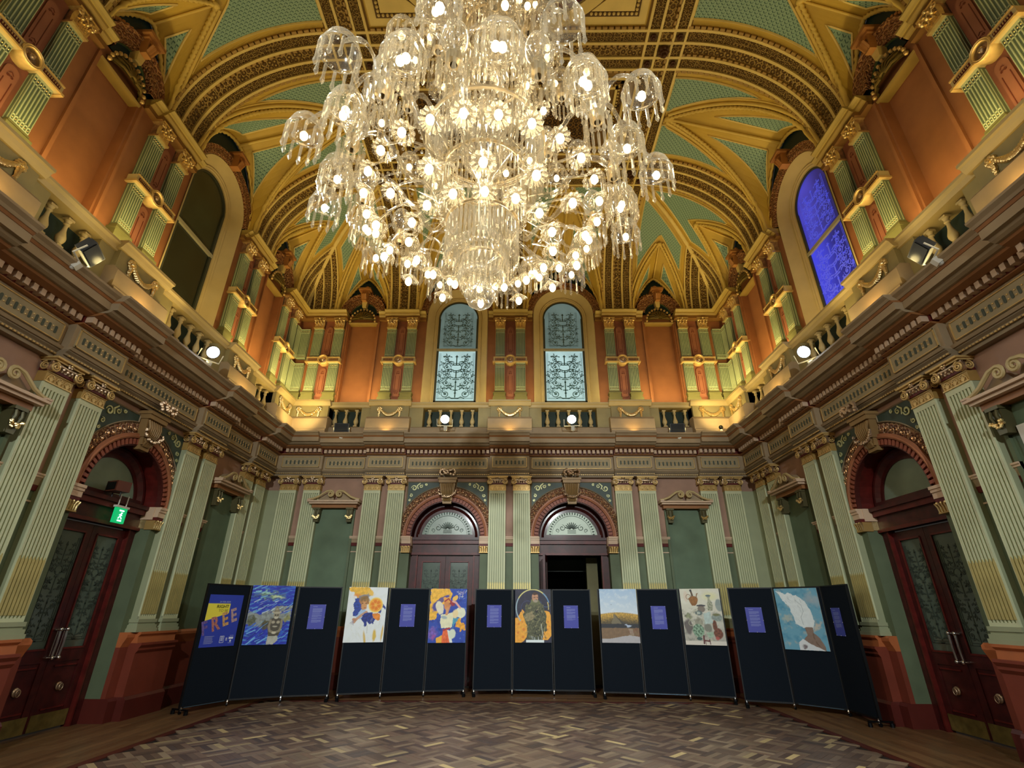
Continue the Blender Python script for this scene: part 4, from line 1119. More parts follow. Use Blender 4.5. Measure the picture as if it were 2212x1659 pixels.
def band(w, root, uc, d1, half=False, dm=None):
    g = MB()
    bstrip(g, uc, 0, .84, D0, d1, .010, 1)
    for o in BD_STR: bstrip(g, uc, o, .048, D0, d1, .055, 0)
    for o in (-.2475, .2475): bstrip(g, uc, o, .165, D0, d1, .028, 2)
    bstrip(g, uc, -.02, .16, D0, d1, .022, 3)
    ob = g.obj('vault_band', [VCREAM, VBROWN, CARV, CARV2], root)
    # square blocks along both edges and beside the central strip
    S = RV * PI / 2 + max(0, d1 - DT); n = int(S / .115); rest = MB()
    for off_ in (-.405, .095, .405):
        for i in range(n):
            s_ = (i + .5) * .115
            if s_ < RV * PI / 2: a = s_ / RV; d = D0 + RV * (1 - math.cos(a))
            else: d = DT + s_ - RV * PI / 2; a = PI / 2
            if dm is not None and d > dm: continue
            p = cp(uc + off_, d, .032)
            if off_ == .095: rest.add(MB().cbox(0, 0, 0, .05, .07, .04), mtx(p, (PI / 2 - a, 0, 0))); continue
            if nblk[0] < 280 and d < DT: link('modillion', BLK, ceiling, w.M @ Vector(p), (w.M.to_3x3() @ mtx((0, 0, 0), (PI / 2 - a, 0, 0)).to_3x3()).to_euler()); nblk[0] += 1
            else: rest.add(MB().cbox(0, 0, 0, .052, .085, .05), mtx(p, (PI / 2 - a, 0, 0)))
    rest.obj('block_row', mat('brown_gold_modillion', '#a8864a'), ob, kind='stuff')
    return ob
for w in WALLS:
    vr = link('ceiling_cove', None, ceiling); vr.matrix_world = w.M
    hwB = .42
    if w.side == 'back':
        plan = [(-4.07, .74, .70, 'n'), (4.07, .70, .74, 'n'), (-1.475, 1.055, 1.055, 'w'), (1.475, 1.055, 1.055, 'w')]
        bands = [(-2.95, DT), (0, DT), (2.95, DT)]
    else:
        U = w.u; sg = 1 if w.side == 'right' else -1
        def hh(c, a, b_):    # world span [a,b] around world centre c to local half widths
            return ((c - a), (b_ - c)) if sg > 0 else ((b_ - c), (c - a))
        plan = []
        for c, a, b_, k in ((10.05, 9.30, 10.78, 'n'), (7.425, 6.39, 8.46, 'w'), (4.845, 4.14, 5.55, 'n'), (2.60, 1.89, 3.30, 'n'), (.02, -1.02, 1.05, 'w')):
            l, r_ = hh(c, a, b_)
            plan.append((U(c), l, r_, k))
        bands = [(U(8.88), AW), (U(5.97), AW), (U(3.72), DT), (U(1.47), DT), (U(-1.44), DT)]
    for uc, l, r_, k in plan: bay(w, vr, uc, l, r_, k)
    for uc, d1 in bands: band(w, vr, uc, d1 if d1 == DT else DT)
    # strips of cove behind the bands, and the mitred corner pieces
    g = MB()
    for uc, d1 in bands: g.grid([[cp(u, d) for d in dsm(D0, DT, 14)] for u in (uc - .43, uc + .43)])
    ends = [-1, 1] if w.side == 'back' else ([1] if w.side == 'right' else [-1])
    for e in ends:
        c = w.c1 if e > 0 else w.c0
        # from d=0 at the corner out to the mitre
        rows = []
        for i in range(25):
            k = .99 * i / 24; u = c - e * k; dm = min(DT, max(k, D0 + .001)); rows.append([cp(u, d) for d in dsm(D0, dm, 14)])
        g.grid([r for r in rows])
        # corner bands clipped by the mitre
        q = MB()
        for o, wd, off, m in ((.13, .036, .055, 0), (.34, .036, .055, 0), (.57, .036, .055, 0), (.80, .036, .055, 0), (.96, .036, .055, 0), (.235, .17, .028, 2), (.455, .19, .022, 3), (.685, .19, .028, 2), (.88, .12, .02, 3)):
            kk = o
            bstrip(q, c - e * kk, 0, wd, D0, max(D0 + .02, kk), off, m, n=10)
            # beyond the mitre the strip turns and follows the other wall's cove (built by that wall)
        q.obj('corner_band', [VCREAM, VBROWN, CARV, CARV2], vr)
        q = MB()
        for o, m, wd, off in ((1.06, 0, .036, .055), (1.16, 1, .05, .05)):
            pass
        mt = [cp(c - e * d, d, .03) for d in dsm(D0, DT, 24)]
        q.tube(mt, .05, 6); q.obj('mitre_rib', VCREAM, vr, True)
    g.obj('cove_field', VGOLD, vr)

# ------------------------------------------------------------------ flat ceiling: bands, coffers, oval oculus
def flat_strip(mb, x0, x1, y0, y1, off, m, alongy=True):
    z = ZF - off; L = (y1 - y0) if alongy else (x1 - x0)
    n = mb.pts([(x0, y0, z), (x1, y0, z), (x1, y1, z), (x0, y1, z), (x0, y0, ZF), (x1, y0, ZF), (x1, y1, ZF), (x0, y1, ZF)])
    uv = [(x0, y0), (x1, y0), (x1, y1), (x0, y1)]
    if not alongy: uv = [(b, a) for a, b in uv]
    mb.face((n + 3, n + 2, n + 1, n), uv[::-1], m)
    for f in ((0, 1, 5, 4), (1, 2, 6, 5), (2, 3, 7, 6), (3, 0, 4, 7)): mb.face([n + i for i in f], m=m)
fb = MB(); blk = MB()
for X in (-2.95, 2.95):
    flat_strip(fb, X - .42, X + .42, YF, YB, .010, 1)
    for o in BD_STR: flat_strip(fb, X + o - .023, X + o + .023, YF, YB, .055, 0)
    for o in (-.2475, .2475): flat_strip(fb, X + o - .082, X + o + .082, YF, YB, .028, 2)
    flat_strip(fb, X - .10, X + .06, YF, YB, .022, 3)
    y = 1.0
    while y < YB - .05:
        blk.cbox(X + .095, y, ZF - .03, .05, .07, .05)
        y += .115
for Y in (8.88, 5.97, 1.47, -1.44):
    for a, e in ((-2.53, 2.53),):
        flat_strip(fb, a, e, Y - .42, Y + .42, .011, 1, False)
        for o in (-.2475, .2475): flat_strip(fb, a, e, Y + o - .082, Y + o + .082, .029, 2, False)
        flat_strip(fb, a, e, Y - .06, Y + .10, .023, 3, False)
        x = a + .06
        while x < e: blk.cbox(x, Y - .095, ZF - .03, .07, .05, .05); blk.cbox(x, Y - .40, ZF - .03, .08, .05, .05); blk.cbox(x, Y + .40, ZF - .03, .08, .05, .05); x += .115
    for o in BD_STR: flat_strip(fb, -3.31, 3.31, Y + o - .023, Y + o + .023, .056, 0, False)
fo = fb.obj('flat_band', [VCREAM, VBROWN, CARV, CARV2], ceiling)
blk.obj('block_row', mat('brown_gold_modillion', '#a8864a'), fo, kind='stuff')
knot = MB()
for k in range(6):
    a = k * PI / 3; knot.ball(.035 * math.cos(a), .035 * math.sin(a), -.03, .032, 6, 4)
knot.ball(0, 0, -.06, .035, 6, 4); km = knot.mesh('rosette_knot', mat('dark_umber_rosette', '#4a2a10', .5), 'auto')
boss = MB()
for k in range(8):
    a = k * PI / 4; boss.ball(.07 * math.cos(a), .07 * math.sin(a), -.05, .05, 6, 4); boss.ball(.045 * math.cos(a + .4), .045 * math.sin(a + .4), -.11, .04, 6, 4)
boss.ball(0, 0, -.17, .05, 6, 4); bm_ = boss.mesh('pendant_boss', mat('dark_umber_rosette', '#4a2a10', .5), 'auto')
for X in (-2.95, 2.95):
    for Y in (8.88, 5.97, 1.47):
        f = MB()
        for i in (-1, 1):
            for j in (-1, 1): f.box(X + i * .2475 - .1, X + i * .2475 + .1, Y + j * .2475 - .1, Y + j * .2475 + .1, ZF - .034, ZF - .02)
        f.box(X - .11, X + .11, Y - .11, Y + .11, ZF - .034, ZF - .02)
        cf = f.obj('crossing_coffer', mat('olive_brown_coffer', '#6b5426', .6), ceiling)
        for i in (-1, 1):
            for j in (-1, 1): link('rosette_knot', km, cf, (X + i * .2475, Y + j * .2475, ZF - .03))
        link('pendant_boss', bm_, cf, (X, Y, ZF - .03))
def rect_frames(mb, x0, x1, y0, y1, spec):
    for ins, wd, off, m in spec:
        a, b_, c, e = x0 + ins, x1 - ins, y0 + ins, y1 - ins
        flat_strip(mb, a, b_, c, c + wd, off, m, False); flat_strip(mb, a, b_, e - wd, e, off, m, False)
        flat_strip(mb, a, a + wd, c, e, off, m); flat_strip(mb, b_ - wd, b_, c, e, off, m)
for y0, y1 in ((6.39, 8.46),):
    p = MB()
    rect_frames(p, -2.53, 2.53, y0, y1, [(0, .10, .02, 1), (.11, .05, .04, 0), (.19, .06, .015, 2), (.30, .05, .05, 0)])
    flat_strip(p, -2.53, 2.53, y0, y1, .008, 3)
    flat_strip(p, -1.9, 1.9, y0 + .45, y1 - .45, .02, 4, False)
    pc = p.obj('ceiling_panel', [VCREAM, VBROWN, CARVB, mat('umber_flat_field', '#6f5222', .6), CARVB], ceiling)
    bd = MB(); 
    for i in range(60):
        x = -2.25 + 4.5 * i / 59
        for y in (y0 + .27, y1 - .27): bd.ball(x, y, ZF - .03, .022, 5, 3)
    for i in range(22):
        y = y0 + .3 + (y1 - y0 - .6) * i / 21
        for x in (-2.26, 2.26): bd.ball(x, y, ZF - .03, .022, 5, 3)
    bd.obj('bead_row', VCREAM, pc, kind='stuff')
# corner coffers round the oval
def oval(mb, r0, r1, z0, z1, m, n=56):
    rows = []; uv = []
    for i in range(n + 1):
        a = 2 * PI * i / n
        rows.append([((OA + r0) * math.cos(a), YC + (OB + r0) * math.sin(a), z0), ((OA + r1) * math.cos(a), YC + (OB + r1) * math.sin(a), z1)])
        uv.append([(a * 2., 0), (a * 2., abs(r1 - r0) + abs(z1 - z0))])
    mb.grid(rows, uv=uv, m=m)
oc = MB()
oval(oc, .0, .20, ZF - .05, ZF - .05, 0); oval(oc, .20, .21, ZF - .05, ZF, 0); oval(oc, 0, 0, ZF - .05, ZF + .02, 0)
oval(oc, -.02, -.16, ZF + .0, ZF + .10, 1); oval(oc, -.16, -.18, ZF + .08, ZF + .08, 0); oval(oc, -.18, -.32, ZF + .10, ZF + .22, 2); oval(oc, -.32, -.35, ZF + .2, ZF + .2, 0)
oval(oc, -.36, -.60, ZF + .25, ZF + .55, 3); oval(oc, -.60, -.64, ZF + .5, ZF + .5, 0); oval(oc, -.64, -1.2, ZF + .6, ZF + 1.1, 4)
om = oc.obj('oval_oculus', [VCREAM, DRED, CARVG, DTEAL, CARVB], ceiling, 'auto')
cp2 = MB(); n = cp2.pts([((OA - 1.19) * math.cos(2 * PI * i / 24), YC + (OB - 1.19) * math.sin(2 * PI * i / 24), ZF + 1.1) for i in range(24)]); cp2.face(range(n, n + 24)); cp2.obj('oculus_crown', mat('umber_crown', '#5a4018', .6), ceiling)
ar = MB()
for i in range(72):
    a = 2 * PI * i / 72; t = MB().cbox(0, 0, 0, .05, .03, .14); ar.add(t, mtx(((OA - .25) * math.cos(a), YC + (OB - .25) * math.sin(a), ZF + .14), (R_(25), 0, a + PI / 2)))
ar.obj('arcade_row', mat('pale_teal_arcade', '#7f9584', .5), om, kind='stuff')
for sx in (-1, 1):
    for sy in (-1, 1):
        t = MB(); bb_ = MB()
        cx, cy = sx * 2.50, YC + sy * 1.80
        for k, (ins, off, m) in enumerate(((.0, .012, 0), (.14, .03, 1), (.24, .05, 0), (.30, .02, 2), (.40, .045, 0), (.50, .015, 3))):
            x1, y1 = cx - sx * ins, cy - sy * ins
            L1, L2 = 1.35 - ins * 2.45, 1.05 - ins * 1.95
            if L1 < .05 or L2 < .05: continue
            P = [(x1, y1), (x1 - sx * L1, y1), (x1, y1 - sy * L2)]
            if sx * sy < 0: P = P[::-1]
            q = t.pts([(x, y, ZF - off) for x, y in P] + [(x, y, ZF) for x, y in P]); t.face((q, q + 1, q + 2), m=m)
            for i in range(3): t.face((q + i, q + 3 + i, q + 3 + (i + 1) % 3, q + (i + 1) % 3), m=m)
        co = t.obj('corner_coffer', [VCREAM, mat('umber_coffer_band', '#59401a', .6), mat('red_brown_coffer_band', '#6a3417', .6), DTEAL], ceiling)
        for i in range(11): bb_.ball(cx - sx * .20 - sx * .8 * i / 10, cy - sy * .2, ZF - .05, .03, 6, 4)
        for i in range(1, 9): bb_.ball(cx - sx * .20, cy - sy * .2 - sy * .55 * i / 8, ZF - .05, .03, 6, 4)
        bb_.obj('bead_row', VCREAM, co, kind='stuff')

# ------------------------------------------------------------------ wall behind the camera, floor
f = MB(); f.cap([(AW, YF, 0), (-AW, YF, 0), (-AW, YF, 5), (AW, YF, 5)][::-1], 0); f.cap([(AW, YF, 5), (-AW, YF, 5), (-AW, YF, 11.3), (AW, YF, 11.3)][::-1], 1)
f.obj('wall_front', [GREEN, ORANGE], None, kind='structure')
fl = MB(); fl.box(-6.6, 6.6, YF, 12.3, -.2, -.012, 0)
floor = fl.obj('floor', mat('dark_floor_joint', '#1c120c', .6), None, kind='structure')
PAL = ['#6a5444', '#5c483b', '#4f3e35', '#786350', '#645042', '#84705a', '#574438', '#6d5a4a', '#94805e', '#4d3f38', '#b8a070', '#715e4b']
WT = [10, 10, 8, 8, 8, 5, 8, 8, 3, 5, 1.5, 8]
def woodcol():
    c = srgb(rnd.choices(PAL, WT)[0]); k = rnd.uniform(.85, 1.15); return (c[0] * k, c[1] * k, c[2] * k, 1)
def plank_mesh(items, name):
    """items: (cx, cy, length, width, angle, colour)"""
    b = MB(); cols = []
    for cx, cy, l, wd, a, c in items:
        ca, sa = math.cos(a), math.sin(a); h = -.0012 + c[3] * 0
        hh = rnd.uniform(-.0006, .0006)
        P = []
        for z, e in ((-.012, 0), (hh, 0)):
            for x, y in ((-l / 2, -wd / 2), (l / 2, -wd / 2), (l / 2, wd / 2), (-l / 2, wd / 2)): P.append((cx + ca * x - sa * y, cy + sa * x + ca * y, z))
        n = b.pts(P); b.face((n + 4, n + 5, n + 6, n + 7)); [b.face((n + i, n + (i + 1) % 4, n + 4 + (i + 1) % 4, n + 4 + i)) for i in range(4)]
        cols += [c] * 8
    me = b.mesh(name, WOODM); at = me.color_attributes.new('Col', 'FLOAT_COLOR', 'POINT'); at.data.foreach_set('color', [v for c in cols for v in c]); return me
BX, BY = 4.38, 10.35
near = []; rest = []
S = .285; nst = 4; sw = S / nst
for i in range(-44, 45):
    for j in range(-44, 60):
        a45 = PI / 4; gx, gy = i * S, j * S
        X, Y = gx * math.cos(a45) - gy * math.sin(a45), gx * math.sin(a45) + gy * math.cos(a45) + 4
        if abs(X) > BX + .3 or not (YF < Y < BY + .3): continue
        hor = (i + j) % 2 == 0
        for k in range(nst):
            o = (k + .5) * sw - S / 2; dx, dy = (0, o) if hor else (o, 0)
            x = X + dx * math.cos(a45) - dy * math.sin(a45); y = Y + dx * math.sin(a45) + dy * math.cos(a45)
            if abs(x) > BX - .09 or y > BY - .09 or y < YF + .1: continue
            it = (x, y, S - .0022, sw - .0022, a45 if hor else a45 + PI / 2, woodcol())
            dist = math.hypot(x - .17, y - 0)
            if 5.75 < y < 7.6 and abs(x) < 4.2: near.append((dist + rnd.random() * .02, it))
            else: rest.append(it)
near.sort(key=lambda q: q[0]); rest += [q[1] for q in near[290:]]; near = near[:290]
for _, it in near:
    me = plank_mesh([(0, 0) + it[2:4] + (0, it[5])], 'parquet_strip'); link('parquet_strip', me, floor, (it[0], it[1], 0), (0, 0, it[4]))
link('parquet_field', plank_mesh(rest, 'parquet_field'), floor, kind='stuff')
bo = []
rc = srgb('#4a1f16')
for s in (-1, 1):
    y = YF
    while y < BY: bo.append((s * BX, y + .6, 1.198, .10, PI / 2, (rc[0], rc[1], rc[2], 1))); y += 1.2
x = -BX
while x < BX: bo.append((x + .55, BY, 1.096, .10, 0, (rc[0], rc[1], rc[2], 1))); x += 1.096
link('border_strip', plank_mesh(bo, 'border_strip'), floor)
pl = []
for s in (-1, 1):
    for k in range(22):
        x = s * (BX + .10 + .09 * k + .0)
        y = YF - rnd.random()
        while y < 12.2:
            L = rnd.uniform(.7, 1.3); c = srgb(rnd.choice(['#6a4c30', '#5e4229', '#725436', '#644a30'])); pl.append((x, y + L / 2, L - .003, .088, PI / 2, c)); y += L
y = BY + .1
while y < 12.3:
    x = -BX - .05
    while x < BX: L = rnd.uniform(.7, 1.3); c = srgb(rnd.choice(['#6a4c30', '#5e4229', '#725436', '#644a30'])); pl.append((x + L / 2, y, L - .003, .088, 0, c)); x += L
    y += .09
link('border_planks', plank_mesh(pl, 'border_planks'), floor, kind='stuff')

# ------------------------------------------------------------------ folding screens
UV_ = [[(-5.02, 8.94), (-4.68, 9.72), (-3.95, 10.12), (-3.18, 10.32)], [(-3.08, 10.38), (-2.34, 10.62), (-1.58, 10.84), (-.82, 10.98)],
       [(-.68, 10.98), (.08, 11.06), (.88, 11.02), (1.67, 11.00)], [(1.78, 10.82), (2.54, 10.72), (3.32, 10.56), (4.05, 10.28)],
       [(4.06, 9.98), (4.78, 9.72), (5.33, 9.14), (5.30, 8.36)]]
SLAB = ['navy folding display screen nearest the left wall, holding the RIGHT TO BE FREE poster', 'navy folding display screen holding the white and orange-slice painting',
        'navy folding display screen in the centre, holding the soldier painting', 'navy folding display screen holding the hill and the pottery paintings',
        'navy folding display screen nearest the right wall, holding the winged-head painting']
PF = {}
def caster(b, x, y):
    b.tube([(x, y, .10), (x, y, .045)], .011, 6, 0); b.ball(x, y, .07, .018, 6, 4, 1, 0)
    b.lathe([(.001, -.012), (.026, -.012), (.026, .012), (.001, .012)], 10, 0, 0, 0, 1); k = 40
    for i in range(len(b.v) - k, len(b.v)): p = b.v[i]; b.v[i] = (x + p[2], y + p[0] + .012, .027 + p[1])
for ui, V in enumerate(UV_):
    S_ = thing('folding_screen', SLAB[ui], 'display screen', (V[0][0], V[0][1], 0), group='folding display screens across the hall')
    for k in range(3):
        a, b_ = Vector(V[k]), Vector(V[k + 1]); L = (b_ - a).length; t = (b_ - a) / L; ang = math.atan2(t.y, t.x)
        g = .018
        p = MB(); p.box(g, L - g, -.014, .014, .10, 1.85)
        po = p.obj('panel', FABRIC, S_); po.location = (a.x - V[0][0], a.y - V[0][1], 0); po.rotation_euler = (0, 0, ang)
        PF[(ui, k)] = (a.copy(), t.copy(), L, ang)
        f = MB()
        f.box(g - .012, g + .006, -.019, .019, .085, 1.87); f.box(L - g - .006, L - g + .012, -.019, .019, .085, 1.87)
        f.box(g, L - g, -.019, .019, 1.85, 1.87); f.box(g, L - g, -.019, .019, .08, .105)
        fo = f.obj('frame', BLACKF, po)
        r = MB()
        if k in (1,) and ui in (2, 3, 4) or (k == 0 and ui == 0): r.box(g + .05, L - g - .05, -.021, -.018, .084, .094); r.obj('lower_rail', mat('blue_grey_rail', '#5a7488', .3, .6, var=0), po)
        c = MB()
        caster(c, 0 if k else .03, -.02)
        if k == 2: caster(c, L - .03, -.02)
        c.obj('caster', [CHROME, BLACKM], po)
        if k == 0 or k == 2:
            fx = .03 if k == 0 else L - .03; q = MB(); q.box(fx - .015, fx + .015, -.17, .17, .055, .075); q.lathe([(.001, 0), (.03, 0), (.03, .05), (.001, .05)], 8, fx, -.15, .0); q.lathe([(.001, 0), (.03, 0), (.03, .05), (.001, .05)], 8, fx, .15, .0)
            q.obj('foot', BLACKM, po)
# ------------------------------------------------------------------ artworks: painted canvases as coloured grids
NX, NY = 112, 148
class Paint:
    def __init__(s, bg, seed=1):
        s.g = np.random.RandomState(seed); s.x, s.y = np.meshgrid(np.linspace(0, 1, NX), np.linspace(0, 1, NY)); s.yy = s.y * 1.32
        s.c = np.zeros((NY, NX, 3)) + np.array(srgb(bg)[:3])
    def noise(s, sc, seed=0, ax=1., ay=1.):
        g = np.random.RandomState(seed + 17); n = np.zeros((NY, NX))
        for o, k in ((1, 1.), (2.1, .5), (4.3, .3)):
            for _ in range(4):
                th = g.uniform(0, 6.28); p = g.uniform(0, 6.28); q = g.uniform(0, 6.28)
                n += k / 4 * np.sin(sc * o * (np.cos(th) * s.x * ax + np.sin(th) * s.yy * ay) * 6 + p + 1.5 * np.sin(sc * o * 3 * (np.sin(th) * s.x - np.cos(th) * s.yy) + q))
        return n
    def put(s, m, col, a=1., var=0., sc=6, seed=0):
        m = np.clip(m, 0, 1)[..., None] * a; c = np.array(srgb(col)[:3])[None, None, :] * np.ones((NY, NX, 1))
        if var: c = c * (1 + var * s.noise(sc, seed)[..., None])
        s.c = s.c * (1 - m) + np.clip(c, 0, 1) * m; return s
    def wob(s, k, seed=3, sc=5): return (s.x + k * s.noise(sc, seed), s.y + k * s.noise(sc, seed + 5))
    def ell(s, cx, cy, rx, ry, col, a=1., rot=0., soft=.08, w=0., **k):
        X, Y = s.wob(w) if w else (s.x, s.y); dx, dy = X - cx, (Y - cy) * 1.32; r = R_(rot); u = dx * math.cos(r) + dy * math.sin(r); v = -dx * math.sin(r) + dy * math.cos(r)
        d = np.sqrt((u / rx) ** 2 + (v / (ry * 1.32)) ** 2); return s.put((1 - d) / soft, col, a, **k)
    def ring(s, cx, cy, r, wd, col, a=1., t0=-4, t1=4, **k):
        dx, dy = s.x - cx, (s.y - cy) * 1.32; d = np.abs(np.hypot(dx, dy) - r); t = np.arctan2(-dy, dx); m = (wd - d) / .006
        return s.put(m * ((t > t0) & (t < t1)), col, a, **k)
    def poly(s, P, col, a=1., w=0., **k):
        X, Y = s.wob(w) if w else (s.x, s.y); ins = np.zeros((NY, NX), bool); n = len(P)
        for i in range(n):
            (x0, y0), (x1, y1) = P[i], P[(i + 1) % n]
            if y0 == y1: continue
            c = ((y0 > Y) != (y1 > Y)) & (X < (x1 - x0) * (Y - y0) / (y1 - y0) + x0); ins ^= c
        return s.put(ins.astype(float), col, a, **k)
    def line(s, P, wd, col, a=1.):
        for (x0, y0), (x1, y1) in zip(P[:-1], P[1:]):
            dx, dy = x1 - x0, (y1 - y0) * 1.32; L = dx * dx + dy * dy + 1e-9; t = np.clip(((s.x - x0) * dx + (s.y - y0) * 1.32 * dy) / L, 0, 1)
            s.put((wd - np.hypot(s.x - x0 - t * dx, (s.y - y0) * 1.32 - t * dy)) / .006, col, a)
        return s
    def where(s, m, col, a=1., **k): return s.put(m.astype(float) if m.dtype == bool else m, col, a, **k)
    def strokes(s, n, box, cols, L=.1, wd=.006, ang=0, da=20, seed=1, a=.8):
        g = np.random.RandomState(seed)
        for _ in range(n):
            x, y = g.uniform(box[0], box[2]), g.uniform(box[1], box[3]); t = R_(ang + g.uniform(-da, da)); l = L * g.uniform(.4, 1.2)
            s.line([(x, y), (x + l * math.cos(t), y - l * math.sin(t))], wd * g.uniform(.6, 1.5), cols[g.randint(len(cols))], a)
        return s
def canvas(name, label, key, x0, x1, z0, z1, P, th=.02, deep=.0, cat='painting', group=None):
    a, t, L, ang = PF[key]
    nx, ny = NX, NY; o = thing(name, label, cat, (0, 0, 0), group=group)
    o.matrix_world = mtx((a.x + t.x * L * (x0 + x1) / 2, a.y + t.y * L * (x0 + x1) / 2, z0), (0, 0, ang))
    w_ = L * (x1 - x0); h = z1 - z0
    b = MB(); rows = [[(-w_ / 2 + w_ * i / (nx - 1), -.0195 - th, h * (1 - j / (ny - 1))) for i in range(nx)] for j in range(ny)]
    b.grid(rows[::-1]); me = b.mesh('canvas', PAINTM)
    at = me.color_attributes.new('Col', 'FLOAT_COLOR', 'POINT'); c = np.ones((ny, nx, 4)); c[..., :3] = np.clip(P.c[::-1], 0, 1); at.data.foreach_set('color', c.ravel())
    link('painted_face', me, o)
    s_ = MB().box(-w_ / 2, w_ / 2, -.0192 - th, -.0192, 0, h); s_.obj('stretcher', WHITEP if cat == 'painting' else mat('blue_poster_edge', '#3040a0', .5), o)
    return o, w_, h, -.0205 - th
G_ = 'paintings on the display screens'
# 1 blue landscape with a carved stone figure
p = Paint('#1a30b8', 2)
p.where(np.clip((p.noise(3, 4, .5, 2.5)) * 1.2, 0, 1), '#0c1c94'); p.where(np.clip(p.noise(4, 9, .6, 3) - .1, 0, 1), '#5aa6da', .9)
p.ell(.45, .17, .42, .09, '#7c9c66', .85, 8, .5, .03, var=.5, sc=12); p.ell(.62, .2, .2, .03, '#d6e4b8', .8, 5, .6, .03); p.ell(.3, .12, .2, .03, '#a8dcd8', .7, 5, .5, .03)
p.poly([(0, .42), (.3, .5), (.6, .36), (1, .34), (1, .62), (.6, .6), (.3, .72), (0, .66)], '#8b9290', 1, .02, var=.35, sc=8)
p.ell(.12, .60, .16, .10, '#4c5030', .9, 0, .5, .06, var=.6, sc=14); p.ell(.93, .56, .12, .08, '#8b8a44', .8, 0, .5, .05, var=.5, sc=10); p.ell(.45, .68, .14, .1, '#4d4522', .95, 0, .4, .03, var=.4)
p.strokes(60, (0, .25, .9, .5), ['#0c1690', '#1f3ac0', '#6cb2e0', '#cfe6ee'], .16, .010, 22, 12, 4); p.strokes(70, (0, .72, .9, 1), ['#1220b0', '#2a62d0', '#7cc2f0', '#0a108a'], .18, .011, 28, 12, 5); p.strokes(40, (0, 0, .9, .25), ['#1526b0', '#2e6fd0', '#8cd0ee', '#0c148a'], .18, .010, 12, 10, 6)
p.poly([(.55, .84), (.76, .84), (.78, .93), (.68, 1), (.52, 1)], '#b4b4a8', 1, .02, var=.2)
p.poly([(.52, .58), (.60, .555), (.72, .555), (.82, .59), (.83, .72), (.78, .86), (.55, .86), (.50, .72)], '#4c4538', 1, .006, var=.2, sc=10)
p.ell(.66, .515, .075, .062, '#9a917b', 1, 0, .12); p.ell(.635, .51, .022, .012, '#2a251e'); p.ell(.69, .51, .022, .012, '#2a251e'); p.ell(.66, .535, .02, .012, '#5a5144'); p.ell(.66, .555, .05, .02, '#c9c3ae', .9)
p.ell(.655, .462, .115, .022, '#b5ac94', 1); p.poly([(.59, .455), (.615, .40), (.65, .365), (.69, .395), (.72, .455)], '#857b66', 1, .004); p.ell(.65, .41, .03, .02, '#a89f88', .9)
p.line([(.545, .60), (.525, .70), (.56, .775), (.64, .80)], .028, '#8d836c'); p.line([(.80, .60), (.81, .70), (.78, .775), (.69, .80)], .028, '#8d836c'); p.ell(.61, .63, .05, .03, '#b0a68e', .95, 0, .4); p.ell(.725, .63, .05, .03, '#b0a68e', .95, 0, .4)
p.ell(.665, .70, .07, .018, '#c2bba6', .8, 0, .4); p.line([(.56, .69), (.78, .685)], .006, '#2a251e'); p.ell(.665, .805, .055, .022, '#c9c0a8')
canvas('painting', 'blue brushstroke painting of a carved stone figure in a pointed hat', (0, 1), .05, .92, .903, 1.875, p, group=G_)
# 2 white painting with an orange disc
p = Paint('#e6ebee', 3); p.where(np.clip(p.noise(4, 2) * .5, 0, .25), '#d8dcd2')
p.poly([(0, 0), (.5, 0), (.62, .14), (.45, .2), (.2, .22), (.12, .1), (0, .08)], '#ecb83c', 1, .03, var=.25, sc=9); p.ell(.22, .16, .1, .05, '#e8923a', .9, 0, .4, .03); p.ell(.52, .12, .14, .05, '#f0c45a', .9, 0, .3, .04)
p.poly([(.17, .22), (.42, .18), (.5, .3), (.4, .42), (.3, .52), (.17, .52)], '#1f3f9c', 1, .025, var=.5, sc=12); p.ell(.42, .17, .16, .06, '#7e8290', .9, -10, .3, .03)
p.ell(.42, .27, .14, .11, '#b07a44', 1, 0, .2, .03, var=.3, sc=14); p.ell(.42, .21, .12, .05, '#8a6a38', .9, 0, .3, .03, var=.3); p.ell(.43, .34, .09, .09, '#d39a62', 1, 0, .25, .02)
for x, y in ((.38, .30), (.47, .30)): p.ell(x, y, .025, .008, '#5c3818')
p.ell(.45, .385, .03, .008, '#a05038'); p.poly([(.24, .54), (.38, .4), (.5, .44), (.5, .5), (.36, .6)], '#a8c4e6', 1, .02); p.line([(.5, .46), (.38, .52), (.25, .6), (.22, .64)], .035, '#c99c7c'); p.ell(.22, .60, .07, .035, '#c08a68', 1, 20, .3)
for k in range(4): p.line([(.2, .61 + .01 * k), (.12 + .03 * k, .66 + .012 * k)], .009, '#9a8a9a')
p.poly([(.38, .56), (.5, .47), (.66, .46), (.74, .58), (.7, .68), (.62, .7), (.56, .62), (.5, .74), (.44, .66)], '#1c2f86', 1, .03, var=.45, sc=12)
p.poly([(.66, .48), (.84, .48), (.88, .6), (.84, .62), (.72, .6)], '#e88a2c', 1, .02, var=.2); p.poly([(.86, .26), (.9, .3), (.99, .38), (.99, .42), (.9, .37), (.86, .48), (.8, .46), (.84, .36)], '#2a3e92', 1, .012)
p.ell(.72, .33, .19, .145, '#f6d774', 1, 0, .05); p.ell(.72, .33, .165, .125, '#f3a52c', 1, 0, .08)
for k in range(6):
    a = k * PI / 3 + .3; p.ell(.72 + .085 * math.cos(a), .33 + .064 * math.sin(a), .05, .038, '#e8801c', 1, 0, .3); p.line([(.72, .33), (.72 + .16 * math.cos(a + .52), .33 + .12 * math.sin(a + .52))], .006, '#f8cf6a')
p.ell(.52, .93, .035, .16, '#d9b244', .9, -12, .4); p.ell(.76, .88, .055, .13, '#dcb63c', .95, 0, .4, .01); p.ell(.95, .84, .03, .17, '#dcb44c', .9, 4, .4)
